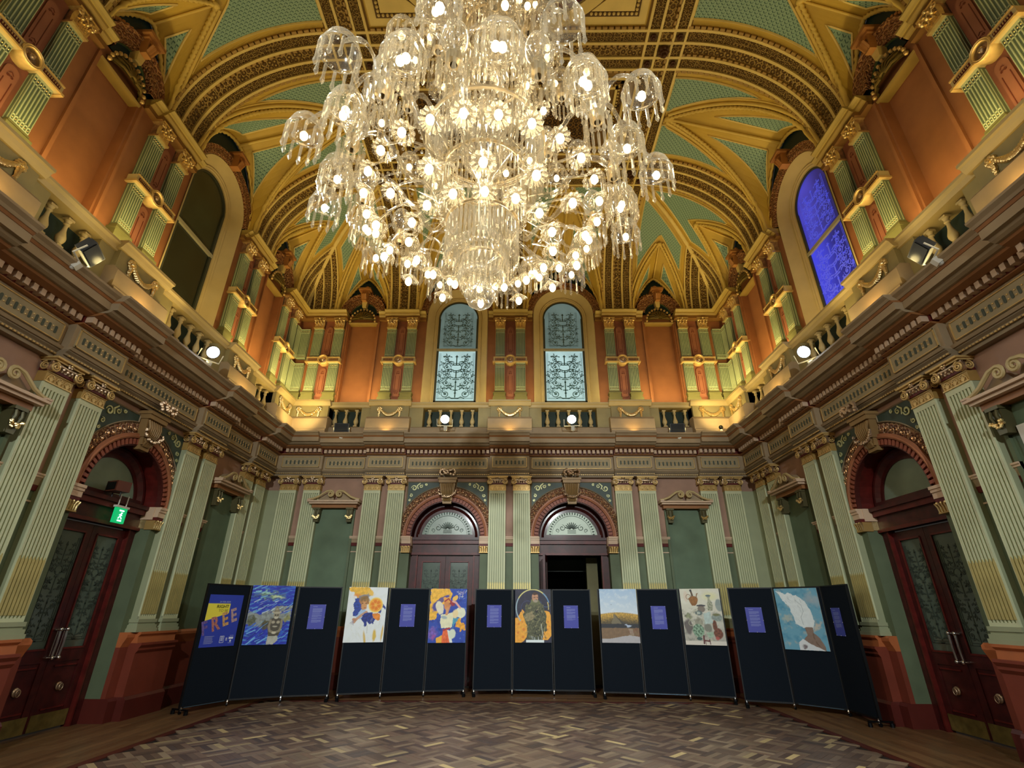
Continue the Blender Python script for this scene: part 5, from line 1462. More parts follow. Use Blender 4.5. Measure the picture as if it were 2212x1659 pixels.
p.strokes(22, (.12, .6, .5, .9), ['#c9cfc9', '#d8d6c2'], .14, .004, -50, 40, 8, .7); p.strokes(14, (.6, .62, .9, .8), ['#c4c8cc', '#e8e2d0'], .12, .004, 60, 20, 9, .7); p.line([(.56, .70), (.57, .84)], .008, '#9a9a8a', .8)
canvas('painting', 'white painting of a bowed boy beside a sliced orange disc', (1, 0), .005, .945, .915, 1.875, p, group=G_)
# 3 dancer in white sleeves and a red sash
p = Paint('#2246ae', 4); p.where(np.clip(p.noise(4, 3) - .2, 0, 1), '#14267e', .9); p.where(np.clip(p.noise(7, 6) - .5, 0, 1), '#6a9ad8', .8)
p.poly([(0, 0), (.5, 0), (.58, .12), (.55, .25), (.4, .3), (.2, .32), (.22, .5), (.18, .56), (0, .6)], '#f2b83c', 1, .025, var=.22, sc=8); p.poly([(.74, .6), (.86, .52), (.88, .62), (1, .7), (1, .78), (.84, .78), (.72, .68)], '#f0a836', 1, .03, var=.25, sc=9)
p.poly([(.22, .92), (.36, .86), (.46, .9), (.5, 1), (.22, 1)], '#f2b23c', 1, .02); p.ell(.12, .82, .14, .14, '#7a5ab4', .9, 0, .5, .05, var=.4, sc=10); p.ell(.14, .9, .08, .05, '#a04c9c', .8, 0, .5, .03)
p.ell(.16, .34, .1, .12, '#2c3a98', .95, 20, .3, .02); p.poly([(.16, .24), (.4, .12), (.5, .14), (.46, .2), (.3, .26)], '#3a3c90', .9, .02)
p.ell(.27, .36, .105, .14, '#e6ddc4', 1, -18, .12, .01, var=.06); p.ell(.84, .45, .15, .105, '#e6e6cc', 1, 10, .12, .01, var=.06); p.ell(.7, .48, .1, .09, '#efd8a4', 1, 0, .3, .02)
p.poly([(.3, .5), (.46, .48), (.62, .44), (.66, .6), (.62, .72), (.34, .74), (.3, .62)], '#e8e4c0', 1, .012, var=.08); p.ell(.4, .54, .1, .035, '#8fa8b8', .8, 10, .4); p.poly([(.64, .54), (.8, .56), (.7, .66), (.64, .74)], '#4aa0bc', .9, .02)
p.ell(.47, .31, .10, .11, '#d68a50', 1, -15, .2, .02, var=.15); p.poly([(.42, .38), (.52, .36), (.5, .5), (.44, .5)], '#d89a6a', 1, .01); p.ell(.42, .2, .08, .04, '#f0a446', 1, 30, .3); p.ell(.46, .14, .07, .045, '#4a3f9c', 1, 0, .3, .02); p.ell(.6, .28, .11, .05, '#8a2440', 1, 35, .3, .03); p.line([(.40, .24), (.5, .19), (.62, .3)], .02, '#a82a34')
p.line([(.62, .24), (.7, .26), (.82, .36)], .028, '#e6aaa0'); p.ell(.68, .18, .09, .05, '#f4c258', 1, -40, .2, .01); p.strokes(22, (.7, .05, .95, .2), ['#f2e4c0', '#9a8ed4', '#c8d8f0'], .08, .006, 30, 60, 3)
p.poly([(.36, .76), (.56, .72), (.6, .74), (.4, .80)], '#a8323a', 1, .006); p.poly([(.38, .79), (.5, .77), (.58, 1), (.36, 1)], '#ee6a34', 1, .006, var=.12, sc=10); p.poly([(.5, .77), (.56, .78), (.66, 1), (.58, 1)], '#e8ece4', 1); p.ell(.64, .84, .1, .1, '#d8e2cc', 1, 10, .2, .01); p.strokes(10, (.4, .8, .5, .95), ['#b03a1c', '#ff9050'], .1, .006, -80, 8, 4)
canvas('painting', 'blue and yellow painting of a dancer in white sleeves', (1, 2), .02, .965, .893, 1.868, p, group=G_)
# 4 soldier in camouflage with rings and yellow shapes
p = Paint('#25243a', 5); p.where(np.clip(p.noise(5, 3), 0, .5), '#34304c')
p.ell(.06, .78, .30, .24, '#f2a838', 1, 0, .03, 0, var=.15, sc=9); p.poly([(.05, .58), (.2, .38), (.32, .5), (.34, .9), (.06, .8)], '#f0aa3c', 1, .008, var=.15, sc=9)
p.poly([(.82, .4), (.97, .44), (1, .5), (1, .88), (.9, .95), (.76, .95), (.84, .6)], '#f4ac3c', 1, .008, var=.12, sc=9)
p.where((p.x < .0), '#25243a')
for x, y, r in ((.1, .66, .04), (.24, .76, .05), (.08, .82, .04), (.22, .9, .04), (.2, .62, .03), (.92, .62, .03), (.9, .76, .03), (.95, .7, .025)): p.ell(x, y, r, r * .8, '#d8742a', .8, 0, .6)
p.ring(.5, .36, .47, .018, '#d9cf86', 1, .6, 2.6); p.ring(.5, .36, .47, .018, '#9db6c4', 1, 2.6, 4); p.ring(.5, .36, .47, .018, '#9db6c4', 1, -4, -2.4); p.ring(.5, .36, .47, .016, '#6a9ccc', 1, .3, .9); p.ring(.5, .36, .44, .014, '#e0cc7c', 1, -.1, .35); p.ring(.35, .36, .18, .006, '#46548c', 1); p.ring(.88, .22, .16, .008, '#50709a', 1, -3, -.6)
p.poly([(.27, .34), (.32, .26), (.36, .31), (.44, .26), (.5, .22), (.68, .22), (.8, .32), (.87, .5), (.88, .78), (.78, .8), (.76, .95), (.32, .95), (.34, .7), (.28, .6), (.22, .48), (.3, .42)], '#54553c', 1, .012, var=.4, sc=13)
p.where((p.noise(9, 8) > .35) & (p.x > .5) & (p.x < .86) & (p.y > .35) & (p.y < .92), '#1e231e', .85); p.where((p.noise(8, 2) > .45) & (p.x > .28) & (p.x < .85) & (p.y > .3) & (p.y < .9), '#8c8760', .8)
p.poly([(.24, .5), (.46, .42), (.56, .52), (.4, .62), (.3, .6)], '#8f8360', 1, .012, var=.3, sc=12); p.poly([(.46, .2), (.66, .2), (.72, .28), (.56, .32), (.42, .28)], '#6a6c48', 1, .01, var=.2)
p.ell(.565, .155, .095, .095, '#c79272', 1, 0, .12, 0, var=.12); p.ell(.565, .09, .085, .03, '#4a3024', 1, 0, .3, .01); p.ell(.58, .225, .075, .035, '#a59784', 1, 0, .3); p.line([(.50, .155), (.67, .15)], .006, '#3a2a24'); p.ell(.55, .157, .022, .012, '#6a4a40'); p.ell(.635, .155, .02, .012, '#6a4a40'); p.ell(.60, .2, .02, .006, '#5a3028')
p.ell(.6, .42, .05, .035, '#2c2c26', 1, 30); p.line([(.6, .4), (.65, .38)], .012, '#a89878'); p.strokes(20, (.36, .86, .74, .93), ['#e8ecec', '#2a3a34', '#5c7868'], .06, .007, -85, 10, 3); p.poly([(.30, .95), (.8, .95), (.8, 1), (.3, 1)], '#e4eef0', 1); p.line([(.72, .66), (.78, .9)], .009, '#e0e0d0')
canvas('painting', 'dark painting of a grey-bearded soldier ringed by yellow arcs', (2, 1), .075, .97, .896, 1.868, p, group=G_)
# 5 hill under a pale sky
p = Paint('#a8c4e2', 6); p.put(p.y * 1.6, '#dde6ec'); p.where(np.clip(p.noise(5, 5) * .5 * (p.y < .45), 0, .5), '#e8eef2')
hl = .47 - .035 * np.sin(p.x * 3.1 + .1); p.where(np.clip((p.y - hl) / .02, 0, 1), '#d9ac48'); p.where(np.clip((p.y - hl - .05 + .03 * p.noise(14, 3)) / .12, 0, 1), '#4b4430', .9)
p.where((p.y > hl + .01) & (np.abs(p.noise(16, 2, 3, .4)) < .25) & (p.y < .66), '#2c2a28', .55); p.poly([(.36, .47), (.56, .6), (.74, .68), (.3, .68), (.44, .58)], '#3c3a38', .8, .01); p.poly([(.35, .47), (.46, .56), (.56, .66), (.28, .66)], '#7a7058', .9, .01)
p.where((p.y > .655) & (p.y < .735), '#2a2a30', 1.); p.where((p.y > .73 + .006 * p.noise(9, 3)), '#80654a', 1., var=.12, sc=8); p.where((p.y > .73) & (p.x > .72) & (p.noise(6, 9) > .2), '#7c4a36', .6)
p.ell(.72, .69, .1, .025, '#b8c6dc', .9, 0, .3, .02)
for k in range(8): p.line([(.72 + .01 * k * (k < 5), .75 + .022 * k), (.83 + .004 * k, .76 + .02 * k)], .007, '#c9c0b0')
p.where((p.y > .9 + .05 * np.sin(p.x * 5 + 1.) * .6), '#b4b0b4', 1., var=.06)
p.ell(.3, .30, .02, .005, '#6a7a8a')
canvas('painting', 'landscape painting of a golden hill under a pale blue sky', (3, 0), .058, .995, .914, 1.87, p, group=G_)
# 6 pottery still life
p = Paint('#d9d6c4', 7); p.where(np.clip(p.noise(4, 3) * .6, 0, .6), '#e6e4d8'); p.where(np.clip((p.y - .25) * 1.2, 0, 1), '#9a948c', .85); p.where(np.clip(p.noise(5, 5), 0, 1) * (p.y > .35), '#6f7268', .6); p.ell(.75, .14, .25, .1, '#dfdca4', .7, 0, .6)
p.ell(.12, .68, .12, .16, '#5a5150', .9, 0, .3, .02); p.ell(.95, .3, .1, .12, '#8b9895', .9, 0, .2); p.poly([(.86, .3), (.9, .2), (.96, .2), (1, .3)], '#8b9895', .9); p.ell(.14, .14, .06, .12, '#dcc8b4', .7, 0, .3)
p.poly([(.2, .18), (.44, .16), (.42, .26), (.36, .31), (.27, .31)], '#8a5a26', 1, .004); p.ell(.33, .20, .12, .07, '#96622a', 1, 0, .1, 0, var=.25, sc=12); p.poly([(.29, .14), (.27, .04), (.31, .03), (.34, .13)], '#5a4632', 1); p.ell(.285, .035, .028, .025, '#23242c'); p.line([(.41, .16), (.43, .1), (.45, .09)], .014, '#80552a'); p.ring(.21, .15, .06, .009, '#80552a')
p.poly([(.66, .13), (.78, .12), (.74, .18), (.8, .3), (.78, .40), (.66, .40), (.66, .28), (.7, .18)], '#a8a890', 1, .004, var=.2, sc=14); p.ell(.71, .13, .07, .018, '#62747a'); p.where((p.noise(16, 3) > .3) & (p.x > .66) & (p.x < .8) & (p.y > .24) & (p.y < .39), '#5c6a58', .8)
p.ell(.5, .31, .12, .02, '#3c3a42'); p.ell(.5, .37, .1, .06, '#74665c', .9); p.ell(.42, .44, .1, .05, '#60706e', 1, 0, .2); p.ring(.33, .44, .06, .008, '#d6d2b8'); p.ell(.42, .44, .05, .03, '#c8d2c8', .7, 0, .4)
p.ell(.16, .5, .12, .05, '#7b8260', .9, 0, .4, .03, var=.5); p.poly([(.54, .44), (.7, .42), (.74, .62), (.52, .64)], '#b4c8c4', .9, .01, var=.15); p.ell(.86, .52, .15, .07, '#8a9690', 1, 0, .2, .01, var=.25, sc=12); p.ell(.85, .47, .12, .03, '#6a6a2c', .8, 0, .4); p.ell(.4, .6, .12, .1, '#8f8d7c', .9, 0, .3, .02, var=.25); p.ell(.6, .7, .12, .08, '#76786c', .9, 0, .3, .02)
p.ell(.36, .75, .15, .12, '#8fae94', 1, 0, .1, 0, var=.1); p.where((p.noise(13, 7) > .1) & (np.hypot((p.x - .36) / .15, (p.y - .75) / .12) < .95), '#3e5c46', .85); p.ell(.36, .89, .07, .03, '#46625a'); p.ring(.2, .62, .06, .01, '#a8a890'); p.ring(.48, .6, .06, .01, '#a8a890')
p.poly([(.54, .78), (.74, .77), (.7, .86), (.6, .88)], '#9db49e', 1, .004, var=.3, sc=12); p.ell(.64, .92, .05, .03, '#b8b4a0'); p.ell(.78, .66, .06, .1, '#6a3a24', 1, 0, .2, .01, var=.4, sc=13); p.ell(.84, .80, .12, .1, '#74402c', 1, 0, .15, .01, var=.5, sc=14); p.ell(.8, .88, .06, .04, '#b25048', .9, 0, .4)
p.where((p.y > .93), '#dcd4c8', .95); p.line([(.47, .84), (.46, .97)], .022, '#5a2226'); p.line([(.47, .92), (.6, .93)], .02, '#64282a'); p.line([(.6, .9), (.61, .98)], .014, '#5a2226'); p.line([(.5, .93), (.5, .99)], .009, '#5a2226')
canvas('painting', 'pale still-life painting of stacked glazed jugs and pots', (3, 2), .05, .965, .901, 1.868, p, group=G_)
# 7 head turned into a white wing
p = Paint('#6fa9c2', 8); p.where(np.clip(p.noise(3, 3), 0, 1), '#4b8fb0', .8); p.where(np.clip(p.noise(3, 11) - .3, 0, 1), '#c3bfae', .8); p.ell(.85, .2, .25, .12, '#a8b4bc', .7, 20, .6, .04); p.ell(.85, .62, .2, .05, '#d9c6ae', .7, -35, .6, .04); p.ell(.2, .5, .18, .06, '#c9c6ae', .6, -20, .6, .04)
p.poly([(.03, .03), (.25, .09), (.34, .08), (.52, .12), (.68, .22), (.78, .38), (.8, .55), (.74, .66), (.52, .65), (.36, .58), (.34, .44), (.28, .3), (.16, .2), (.1, .1)], '#e4ecee', 1, .012, var=.05, sc=8)
p.strokes(40, (.2, .12, .72, .58), ['#b6c2c6', '#f4f8f8', '#a4b0b6'], .07, .005, -50, 30, 5); p.line([(.46, .2), (.58, .28), (.6, .38), (.52, .48), (.54, .6)], .008, '#a8b4b8')
p.poly([(.55, .64), (.74, .64), (.73, .72), (.84, .8), (.92, .93), (.93, 1), (.62, 1), (.48, .84), (.58, .76)], '#8a7468', 1, .004, var=.12); p.poly([(.72, .7), (.74, .9), (.84, .96), (.7, .8)], '#6f5648', .8); p.poly([(.36, .88), (.46, .82), (.62, .9), (.9, .99), (.9, 1), (.34, 1)], '#e0e4e8', 1, .006); p.ell(.48, .94, .06, .04, '#6a5a60', .9, 0, .5, .02, var=.6, sc=16)
canvas('painting', 'sky-blue painting of a figure whose head is a white wing', (4, 1), .045, .915, .887, 1.844, p, group=G_)
# 8 poster
p = Paint('#3346b4', 9); p.put(np.clip(np.hypot(p.x - .5, p.y - .05) * .5 - .1, 0, .4), '#2a3aa8')
p.poly([(0, .175), (.64, .175), (.645, .36), (0, .51)], '#f2e24c')
po, w_, h_, yf = canvas('poster', 'blue and yellow exhibition poster reading RIGHT TO BE FREE', (0, 0), .093, .86, .903, 1.70, p, th=.002, cat='poster')
def text(s, par, x, z, size, y, m, rot=0., shear=0., align='LEFT', name='lettering', bold=0., sx=1.):
    c = bpy.data.curves.new(name, 'FONT'); c.body = s; c.size = size; c.extrude = .0004; c.align_x = align; c.shear = shear; c.offset = bold; c.materials.append(m)
    t_ = bpy.data.objects.new('tmp', c); COL.objects.link(t_); dg = bpy.context.evaluated_depsgraph_get(); me = bpy.data.meshes.new_from_object(t_.evaluated_get(dg)); bpy.data.objects.remove(t_)
    me.name = name; me.materials.clear(); me.materials.append(m)
    o = link(name, me, par, (x, y, z), (PI / 2, rot, 0), (sx, 1, 1)); return o
TW = mat('white_print', '#dfe4f4', .5, var=0); TB = mat('dark_print', '#3a3a18', .5, var=0); TG = mat('olive_print', '#8a8838', .5, var=0)
X = lambda t: -w_ / 2 + w_ * t
Zp = lambda t: h_ * (1 - t)
text('24 FEB 2024', po, X(.63), Zp(.155), .036, yf - .001, mat('pale_print', '#a8b0d8', .5, var=0), align='RIGHT', sx=1.15)
text('RIGHT', po, X(.61), Zp(.26), .066, yf - .001, TB, align='RIGHT', bold=.0012, sx=1.2); text('TO BE', po, X(.61), Zp(.335), .056, yf - .001, TG, align='RIGHT', sx=1.2)
tilt = -R_(17)
for ch, tx, tz, sz, cl in (('F', .0, .78, .29, '#6d5a9c'), ('R', .25, .71, .30, '#b8766c'), ('E', .53, .615, .29, '#cf9f68'), ('E', .765, .54, .29, '#b8979a')):
    text(ch, po, X(tx), Zp(tz), sz, yf - .0012, mat('poster_letter_' + cl[1:], cl, .5, var=.45, vs=30), rot=tilt, bold=.010, sx=.80)
st = MB(); 
for i in range(9):
    st.box(X(.10), X(.10) + w_ * rnd.uniform(.2, .27), yf - .0012, yf - .0004, Zp(.80 + .017 * i), Zp(.80 + .017 * i) + .004)
st.obj('small_print', mat('pale_print', '#a8b0d8'), po)
q = MB(); x0, x1, z0, z1 = X(.54), X(.66), Zp(.93), Zp(.80)
for a in ((x0, x1, z0, z0 + .006), (x0, x1, z1 - .006, z1), (x0, x0 + .006, z0, z1), (x1 - .006, x1, z0, z1)): q.box(a[0], a[1], yf - .0014, yf - .0004, a[2], a[3])
for i in range(4): q.box(x0 + .018, x1 - .018, yf - .0014, yf - .0004, z0 + .028 + .018 * i, z0 + .037 + .018 * i)
q.box(X(.80), X(.93), yf - .0014, yf - .0004, Zp(.865), Zp(.825)); q.lathe([(.001, 0), (.018, 0)], 10, 0, 0, 0)
for i in range(len(q.v) - 20, len(q.v)): a = q.v[i]; q.v[i] = (X(.86) + a[0], yf - .0012, Zp(.90) + a[1])
for i in range(3): q.box(X(.71), X(.76), yf - .0014, yf - .0004, Zp(.85 + .02 * i), Zp(.85 + .02 * i) + .008)
q.box(X(.82), X(.93), yf - .0014, yf - .0004, Zp(.80), Zp(.80) + .004); q.box(X(.80), X(.9), yf - .0014, yf - .0004, Zp(.94), Zp(.94) + .004)
q.obj('sponsor_marks', TW, po)
# violet-blue text sheets
SHM = mat('violet_blue_sheet', '#4146a6', .45, var=.03); LNM = mat('pale_text_line', '#8088c4', .5, var=0)
def sheet(key, u0, u1, z0, z1, label, blocks, seed):
    a, t, L, ang = PF[key]; w2 = L * (u1 - u0); h = z1 - z0; g = random.Random(seed)
    o = thing('text_sheet', label, 'text sheet', group='violet text sheets beside the paintings'); o.matrix_world = mtx((a.x + t.x * L * (u0 + u1) / 2, a.y + t.y * L * (u0 + u1) / 2, z0), (0, 0, ang))
    MB().box(-w2 / 2, w2 / 2, -.0215, -.0195, 0, h).obj('sheet', SHM, o)
    tx = MB(); z = h * .90; tx.box(-w2 * .30, -w2 * .02, -.0225, -.0214, z, z + .008); z -= .028
    for n in blocks:
        for i in range(n): tx.box(-w2 * .30, w2 * (.30 if i < n - 1 else g.uniform(-.05, .25)), -.0225, -.0214, z, z + .0045); z -= .0095
        z -= .009
    tx.obj('text_lines', LNM, o)
    pn = MB()
    for x, zz in ((-w2 / 2 + .008, .008), (w2 / 2 - .008, .008), (-w2 / 2 + .008, h - .008), (w2 / 2 - .008, h - .008), (0, .004), (-w2 / 2 + .003, h * .48), (w2 / 2 - .003, h * .48)): pn.ball(x, -.022, zz, .005, 6, 4)
    pn.obj('pin', WHITEP, o)
SB = [((0, 2), .31, .67, 1.145, 1.56, 'violet text sheet on the panel right of the stone figure painting', (8, 2, 4, 3, 5)), ((1, 1), .30, .66, 1.175, 1.577, 'violet text sheet between the orange-disc painting and the dancer painting', (5, 6, 6, 5)),
      ((2, 0), .332, .71, 1.165, 1.57, 'violet text sheet on the panel left of the soldier painting', (6, 5, 6, 5, 3)), ((2, 2), .298, .662, 1.155, 1.567, 'violet text sheet on the panel right of the soldier painting', (5, 4, 8, 2)),
      ((3, 1), .318, .667, 1.156, 1.562, 'violet text sheet between the hill painting and the pottery painting', (7, 2, 9, 7)), ((4, 0), .33, .686, 1.136, 1.54, 'violet text sheet on the panel left of the winged-head painting', (5, 4, 5, 4, 4)),
      ((4, 2), .236, .574, 1.126, 1.532, 'violet text sheet on the last panel by the right wall', (5, 5, 5, 6))]
for i, (k, u0, u1, z0, z1, lb, bl) in enumerate(SB): sheet(k, u0, u1, z0, z1, lb, bl, i)

# ------------------------------------------------------------------ floodlights, fixtures, sign
def flood(loc, aim, label, lit, name='floodlight', size=.20, energy=0, spot=100, grp=None):
    o = thing(name, label, 'floodlight', loc, group=grp); d = (Vector(aim) - Vector(loc)); q = d.to_track_quat('Y', 'Z'); o.rotation_euler = q.to_euler()
    b = MB(); s_ = size
    if lit:
        b.lathe([(.02, -.16), (s_ * .35, -.15), (s_ * .45, -.06), (s_ * .56, .0), (s_ * .56, .02), (s_ * .5, .02), (s_ * .5, -.01)], 20)
        b.v = [(x, z, y) for x, y, z in b.v]; b.obj('housing', GREYC, o, 'auto')
        l = MB(); n = l.pts([(s_ * .5 * math.cos(2 * PI * i / 20), .002, s_ * .5 * math.sin(2 * PI * i / 20)) for i in range(20)]); l.face(range(n, n + 20)[::-1]); l.obj('lens', FLOODM, o)
        if energy: lamp('SPOT', Vector(loc) + d.normalized() * .06, energy, COOL, aim=aim, size=.09, spot=spot, blend=.6, name='flood_beam')
    else:
        b.box(-.17, .17, -.06, .02, -.10, .10); b.box(-.15, .15, .02, .028, -.085, .085, 1); b.obj('housing', [mat('dark_grey_casing', '#2b2c30', .5, var=.05), BLACKM], o)
        f_ = MB(); [f_.box(-.16 + .04 * k, -.152 + .04 * k, -.09, -.06, -.09, .09) for k in range(9)]; f_.obj('cooling_fin', mat('dark_grey_casing', '#2b2c30'), o)
    y = MB(); y.tube([(-s_ * .9, 0, 0), (-s_ * .9, -.02, -s_ * .8), (s_ * .9, -.02, -s_ * .8), (s_ * .9, 0, 0)], .012, 5); y.obj('yoke', WHITEP, o)
    a = MB(); a.box(-.06, .02, -.02, .04, -s_ * .8 - .10, -s_ * .8 - .01); a.ball(-.02, .0, -s_ * .8 - .10, .03, 8, 5); a.obj('clamp', WHITEP, o)
    return o
FG = 'floodlights on the balustrade'
flood((-1.52, DW - .80, 5.56), (-.6, 2, .3), 'lit round floodlight under the left of the two back windows', True, energy=260, grp=FG)
flood((1.46, DW - .80, 5.56), (.6, 2, .3), 'lit round floodlight under the right of the two back windows', True, energy=260, grp=FG)
flood((-5.06, 7.50, 5.50), (1.5, 3.0, .5), 'lit round floodlight below the dark window of the left wall', True, energy=160, grp=FG)
flood((5.06, 7.50, 5.50), (-1.5, 3.0, .5), 'lit round floodlight below the violet window of the right wall', True, energy=160, grp=FG)
flood((-5.02, 4.82, 5.42), (-1.0, 6.6, 2.6), 'unlit grey box floodlight on the left cornice nearest the viewer', False)
flood((5.02, 4.82, 5.42), (1.0, 6.6, 2.6), 'unlit grey box floodlight on the right cornice nearest the viewer', False)
flood((-4.0, DW - .60, 5.42), (-3.6, 6, 4.6), 'small unlit black floodlight on the back cornice, left of the windows', False)
flood((3.97, DW - .60, 5.42), (3.6, 6, 4.6), 'small unlit black floodlight on the back cornice, right of the windows', False)
cm = thing('dome_camera', 'small black dome camera on the back cornice near the right corner', 'camera', (4.95, DW - .72, 5.34)); c = MB(); c.ball(0, 0, .05, .05, 12, 8); c.obj('dome', BLACKM, cm, True); c = MB(); c.lathe([(.001, 0), (.03, 0), (.035, .03), (.02, .05), (.001, .05)], 10, 0, 0, -.05); c.obj('mount', WHITEP, cm, True)
# little uplights lying on the cornice in front of every pedestal and the yellow wash along the rails
def up(x, y, z, e=5., col=(1, .60, .18), dx=0, dy=0): lamp('SPOT', (x, y, z), e, col, aim=(x + dx, y + dy, z + 1.2), size=.05, spot=120, blend=.8, name='cornice_uplight')
for q in (-2.95, 0, 2.95): up(q, DW - .72, 5.36, 4., dy=1.2)
for s in (-1, 1):
    for q in (8.88, 5.97, 3.72): up(s * (AW - .72), q, 5.36, 4., dx=s * 1.2)
for s in (-1, 1):
    lamp('AREA', (s * (AW - .42), 4.6, 6.24), 58, YEL, size=.1, sy=6.4, name='wash_light').rotation_euler = (PI, s * R_(14), 0)
    lamp('AREA', (s * (AW - .44), 9.9, 6.24), 40, YEL, size=.1, sy=2.6, name='wash_light').rotation_euler = (PI, s * R_(14), 0)
    lamp('AREA', (s * 4.4, DW - .44, 6.24), 32, YEL, size=2.4, sy=.1, name='wash_light').rotation_euler = (PI - R_(14), 0, 0)
    # yellow fittings on the cornice corners that rake along the pedestals and rails
    lamp('SPOT', (s * (AW - 1.1), DW - 1.1, 5.45), 55, YEL, aim=(s * AW, DW, 6.6), size=.06, spot=130, blend=.9, name='corner_wash')
    lamp('SPOT', (s * (AW - .75), 10.3, 5.40), 20, YEL, aim=(s * AW, 8.6, 6.6), size=.06, spot=120, blend=.9, name='corner_wash')
    lamp('SPOT', (s * (AW - .75), 6.9, 5.40), 20, YEL, aim=(s * AW, 5.6, 6.6), size=.06, spot=120, blend=.9, name='corner_wash')
    lamp('SPOT', (s * (AW - .75), 5.0, 5.40), 12, YEL, aim=(s * AW, 4.2, 6.6), size=.06, spot=120, blend=.9, name='corner_wash')
lamp('AREA', (0, DW - .42, 6.24), 26, YEL, size=5.6, sy=.1, name='wash_light').rotation_euler = (PI - R_(14), 0, 0)
for s in (-1, 1):
    lamp('AREA', (s * (AW - .64), 4.6, 5.33), 20, YEL, size=.06, sy=6.6, name='cornice_strip').rotation_euler = (PI, s * R_(-32), 0)
    lamp('AREA', (s * (AW - .64), 9.6, 5.33), 13, YEL, size=.06, sy=2.6, name='cornice_strip').rotation_euler = (PI, s * R_(-32), 0)
lamp('AREA', (0, DW - .64, 5.33), 22, YEL, size=9.2, sy=.06, name='cornice_strip').rotation_euler = (PI + R_(32), 0, 0)
# exit sign and boxed lamp on the left door
es_ = thing('exit_sign', 'green illuminated exit sign hanging above the left side door', 'exit sign', (-5.86, 7.62, 2.76), (0, 0, PI / 2))
b = MB(); b.box(-.11, .11, -.02, .02, -.11, .11); b.obj('housing', mat('green_sign_light', '#0f9a5c', .4, var=0, emit='#12c070', es=.75), es_)
b = MB(); b.box(-.13, .13, -.03, .03, .11, .14); b.tube([(-.08, 0, .14), (-.08, 0, .30)], .008, 5); b.tube([(.08, 0, .14), (.08, 0, .30)], .008, 5); b.obj('hanger', WHITEP, es_)
b = MB(); b.box(-.04, .04, -.026, -.02, -.085, -.065); b.box(-.045, .045, -.026, -.02, .06, .08); b.ball(.01, -.024, .035, .013, 6, 4, 1)
for pth in ([(.0, .02), (-.005, -.015), (.02, -.03), (.03, -.05)], [(-.005, -.015), (-.03, -.03), (-.035, -.05)], [(0, .018), (.025, .0)], [(0, .018), (-.028, .005)]): b.tube([(x, -.024, z) for x, z in pth], .007, 5)
b.obj('running_figure', mat('white_sign_light', '#ffffff', .4, var=0, emit='#cfe4ff', es=1.6), es_)
pb_ = thing('lamp_box', 'brown box fitting standing on the ledge over the left side door', 'box', (-5.80, 7.36, 3.06), (0, 0, R_(-20)))
b = MB(); b.box(-.12, .12, -.10, .10, 0, .15); b.obj('case', [mat('brown_case', '#5a2c1c', .5)], pb_); b = MB(); b.box(-.09, .09, -.11, -.10, .02, .13); b.tube([(-.09, .0, 0), (-.09, 0, -.07)], .008, 5); b.tube([(.09, 0, 0), (.09, 0, -.07)], .008, 5); b.obj('lens_cover', BLACKM, pb_)
# white sheets on the right wall, cut by the frame edge
for z0, z1, y0, y1, lb in ((2.92, 3.37, 4.85, 5.27, 'white framed sheet high on the right wall, upper of two'), (2.36, 2.86, 4.85, 5.38, 'white framed sheet on the right wall, lower of two')):
    o = thing('wall_sheet', lb, 'notice', (AW - .016, (y0 + y1) / 2, z0), (0, 0, -PI / 2), group='white sheets on the right wall'); MB().box(-(y1 - y0) / 2, (y1 - y0) / 2, -.035, 0, 0, z1 - z0).obj('board', WHITEP, o)
    b = MB(); g = random.Random(int(z0 * 10)); [b.ball((y1 - y0) / 2 * g.uniform(-.8, .8) , -.036, (z1 - z0) * g.uniform(.15, .85), .012, 5, 3) for _ in range(7)]; b.obj('pale_blot', mat('khaki_blot', '#8a8468', .6), o)
# wooden stand seen through the gap between two screens

# ------------------------------------------------------------------ chandelier
CX_, CY_ = -.16, 3.72
CH = thing('chandelier', 'huge tiered crystal chandelier with lit bulbs hanging from the oval oculus', 'chandelier', (CX_, CY_, 3.9))
Hc = 3.9
def prism_mb(b, x, y, z, L, r, m=0, seg=5):
    b.lathe([(.001, 0), (r * .85, -.02 * L / .2), (r * .7, -L * .62), (r * 1.15, -L * .84), (.001, -L)], seg, x, y, z, m)
def bell_mesh():
    b = MB(); b.lathe([(.03, .20), (.085, .18), (.125, .12), (.145, .05), (.15, 0), (.165, -.01), (.15, -.015)], 20, flute=20, fl=.04); return b.mesh('bell_shade', CRY, True)
def fringe_mesh(R=.155, n=12, L=.26):
    b = MB()
    for i in range(n): a = 2 * PI * i / n; prism_mb(b, R * math.cos(a), R * math.sin(a), -.005, L, .018)
    for i in range(n): a = 2 * PI * (i + .5) / n; b.ball(R * .96 * math.cos(a), R * .96 * math.sin(a), .0, .014, 5, 4)
    return b.mesh('icicle_fringe', CRY)
def bulb_mesh(r=.036):
    b = MB(); b.ball(0, 0, 0, r, 8, 6, 1.35); return b.mesh('bulb', BULB, True)
def cup_mesh():
    b = MB(); rows = []
    for r, h in ((.03, .05), (.055, .03), (.075, .012), (.09, .0), (.102, -.012)):
        rows.append([(r * (1 + .07 * math.cos(12 * 2 * PI * j / 48) * (h < .02)) * math.cos(2 * PI * j / 48), r * (1 + .07 * math.cos(12 * 2 * PI * j / 48) * (h < .02)) * math.sin(2 * PI * j / 48), h) for j in range(48)])
    b.grid(rows, close=True)
    for k in range(12): a = 2 * PI * k / 12; b.ball(.078 * math.cos(a), .078 * math.sin(a), .0, .013, 5, 4)
    return b.mesh('flower_cup', CRY, True)
def candle_mesh():
    b = MB(); b.lathe([(.07, 0), (.10, .02), (.11, .10), (.10, .19), (.07, .26), (.03, .30), (.001, .31)], 16, flute=16, fl=.04); return b.mesh('candle_dome', CRY, True)
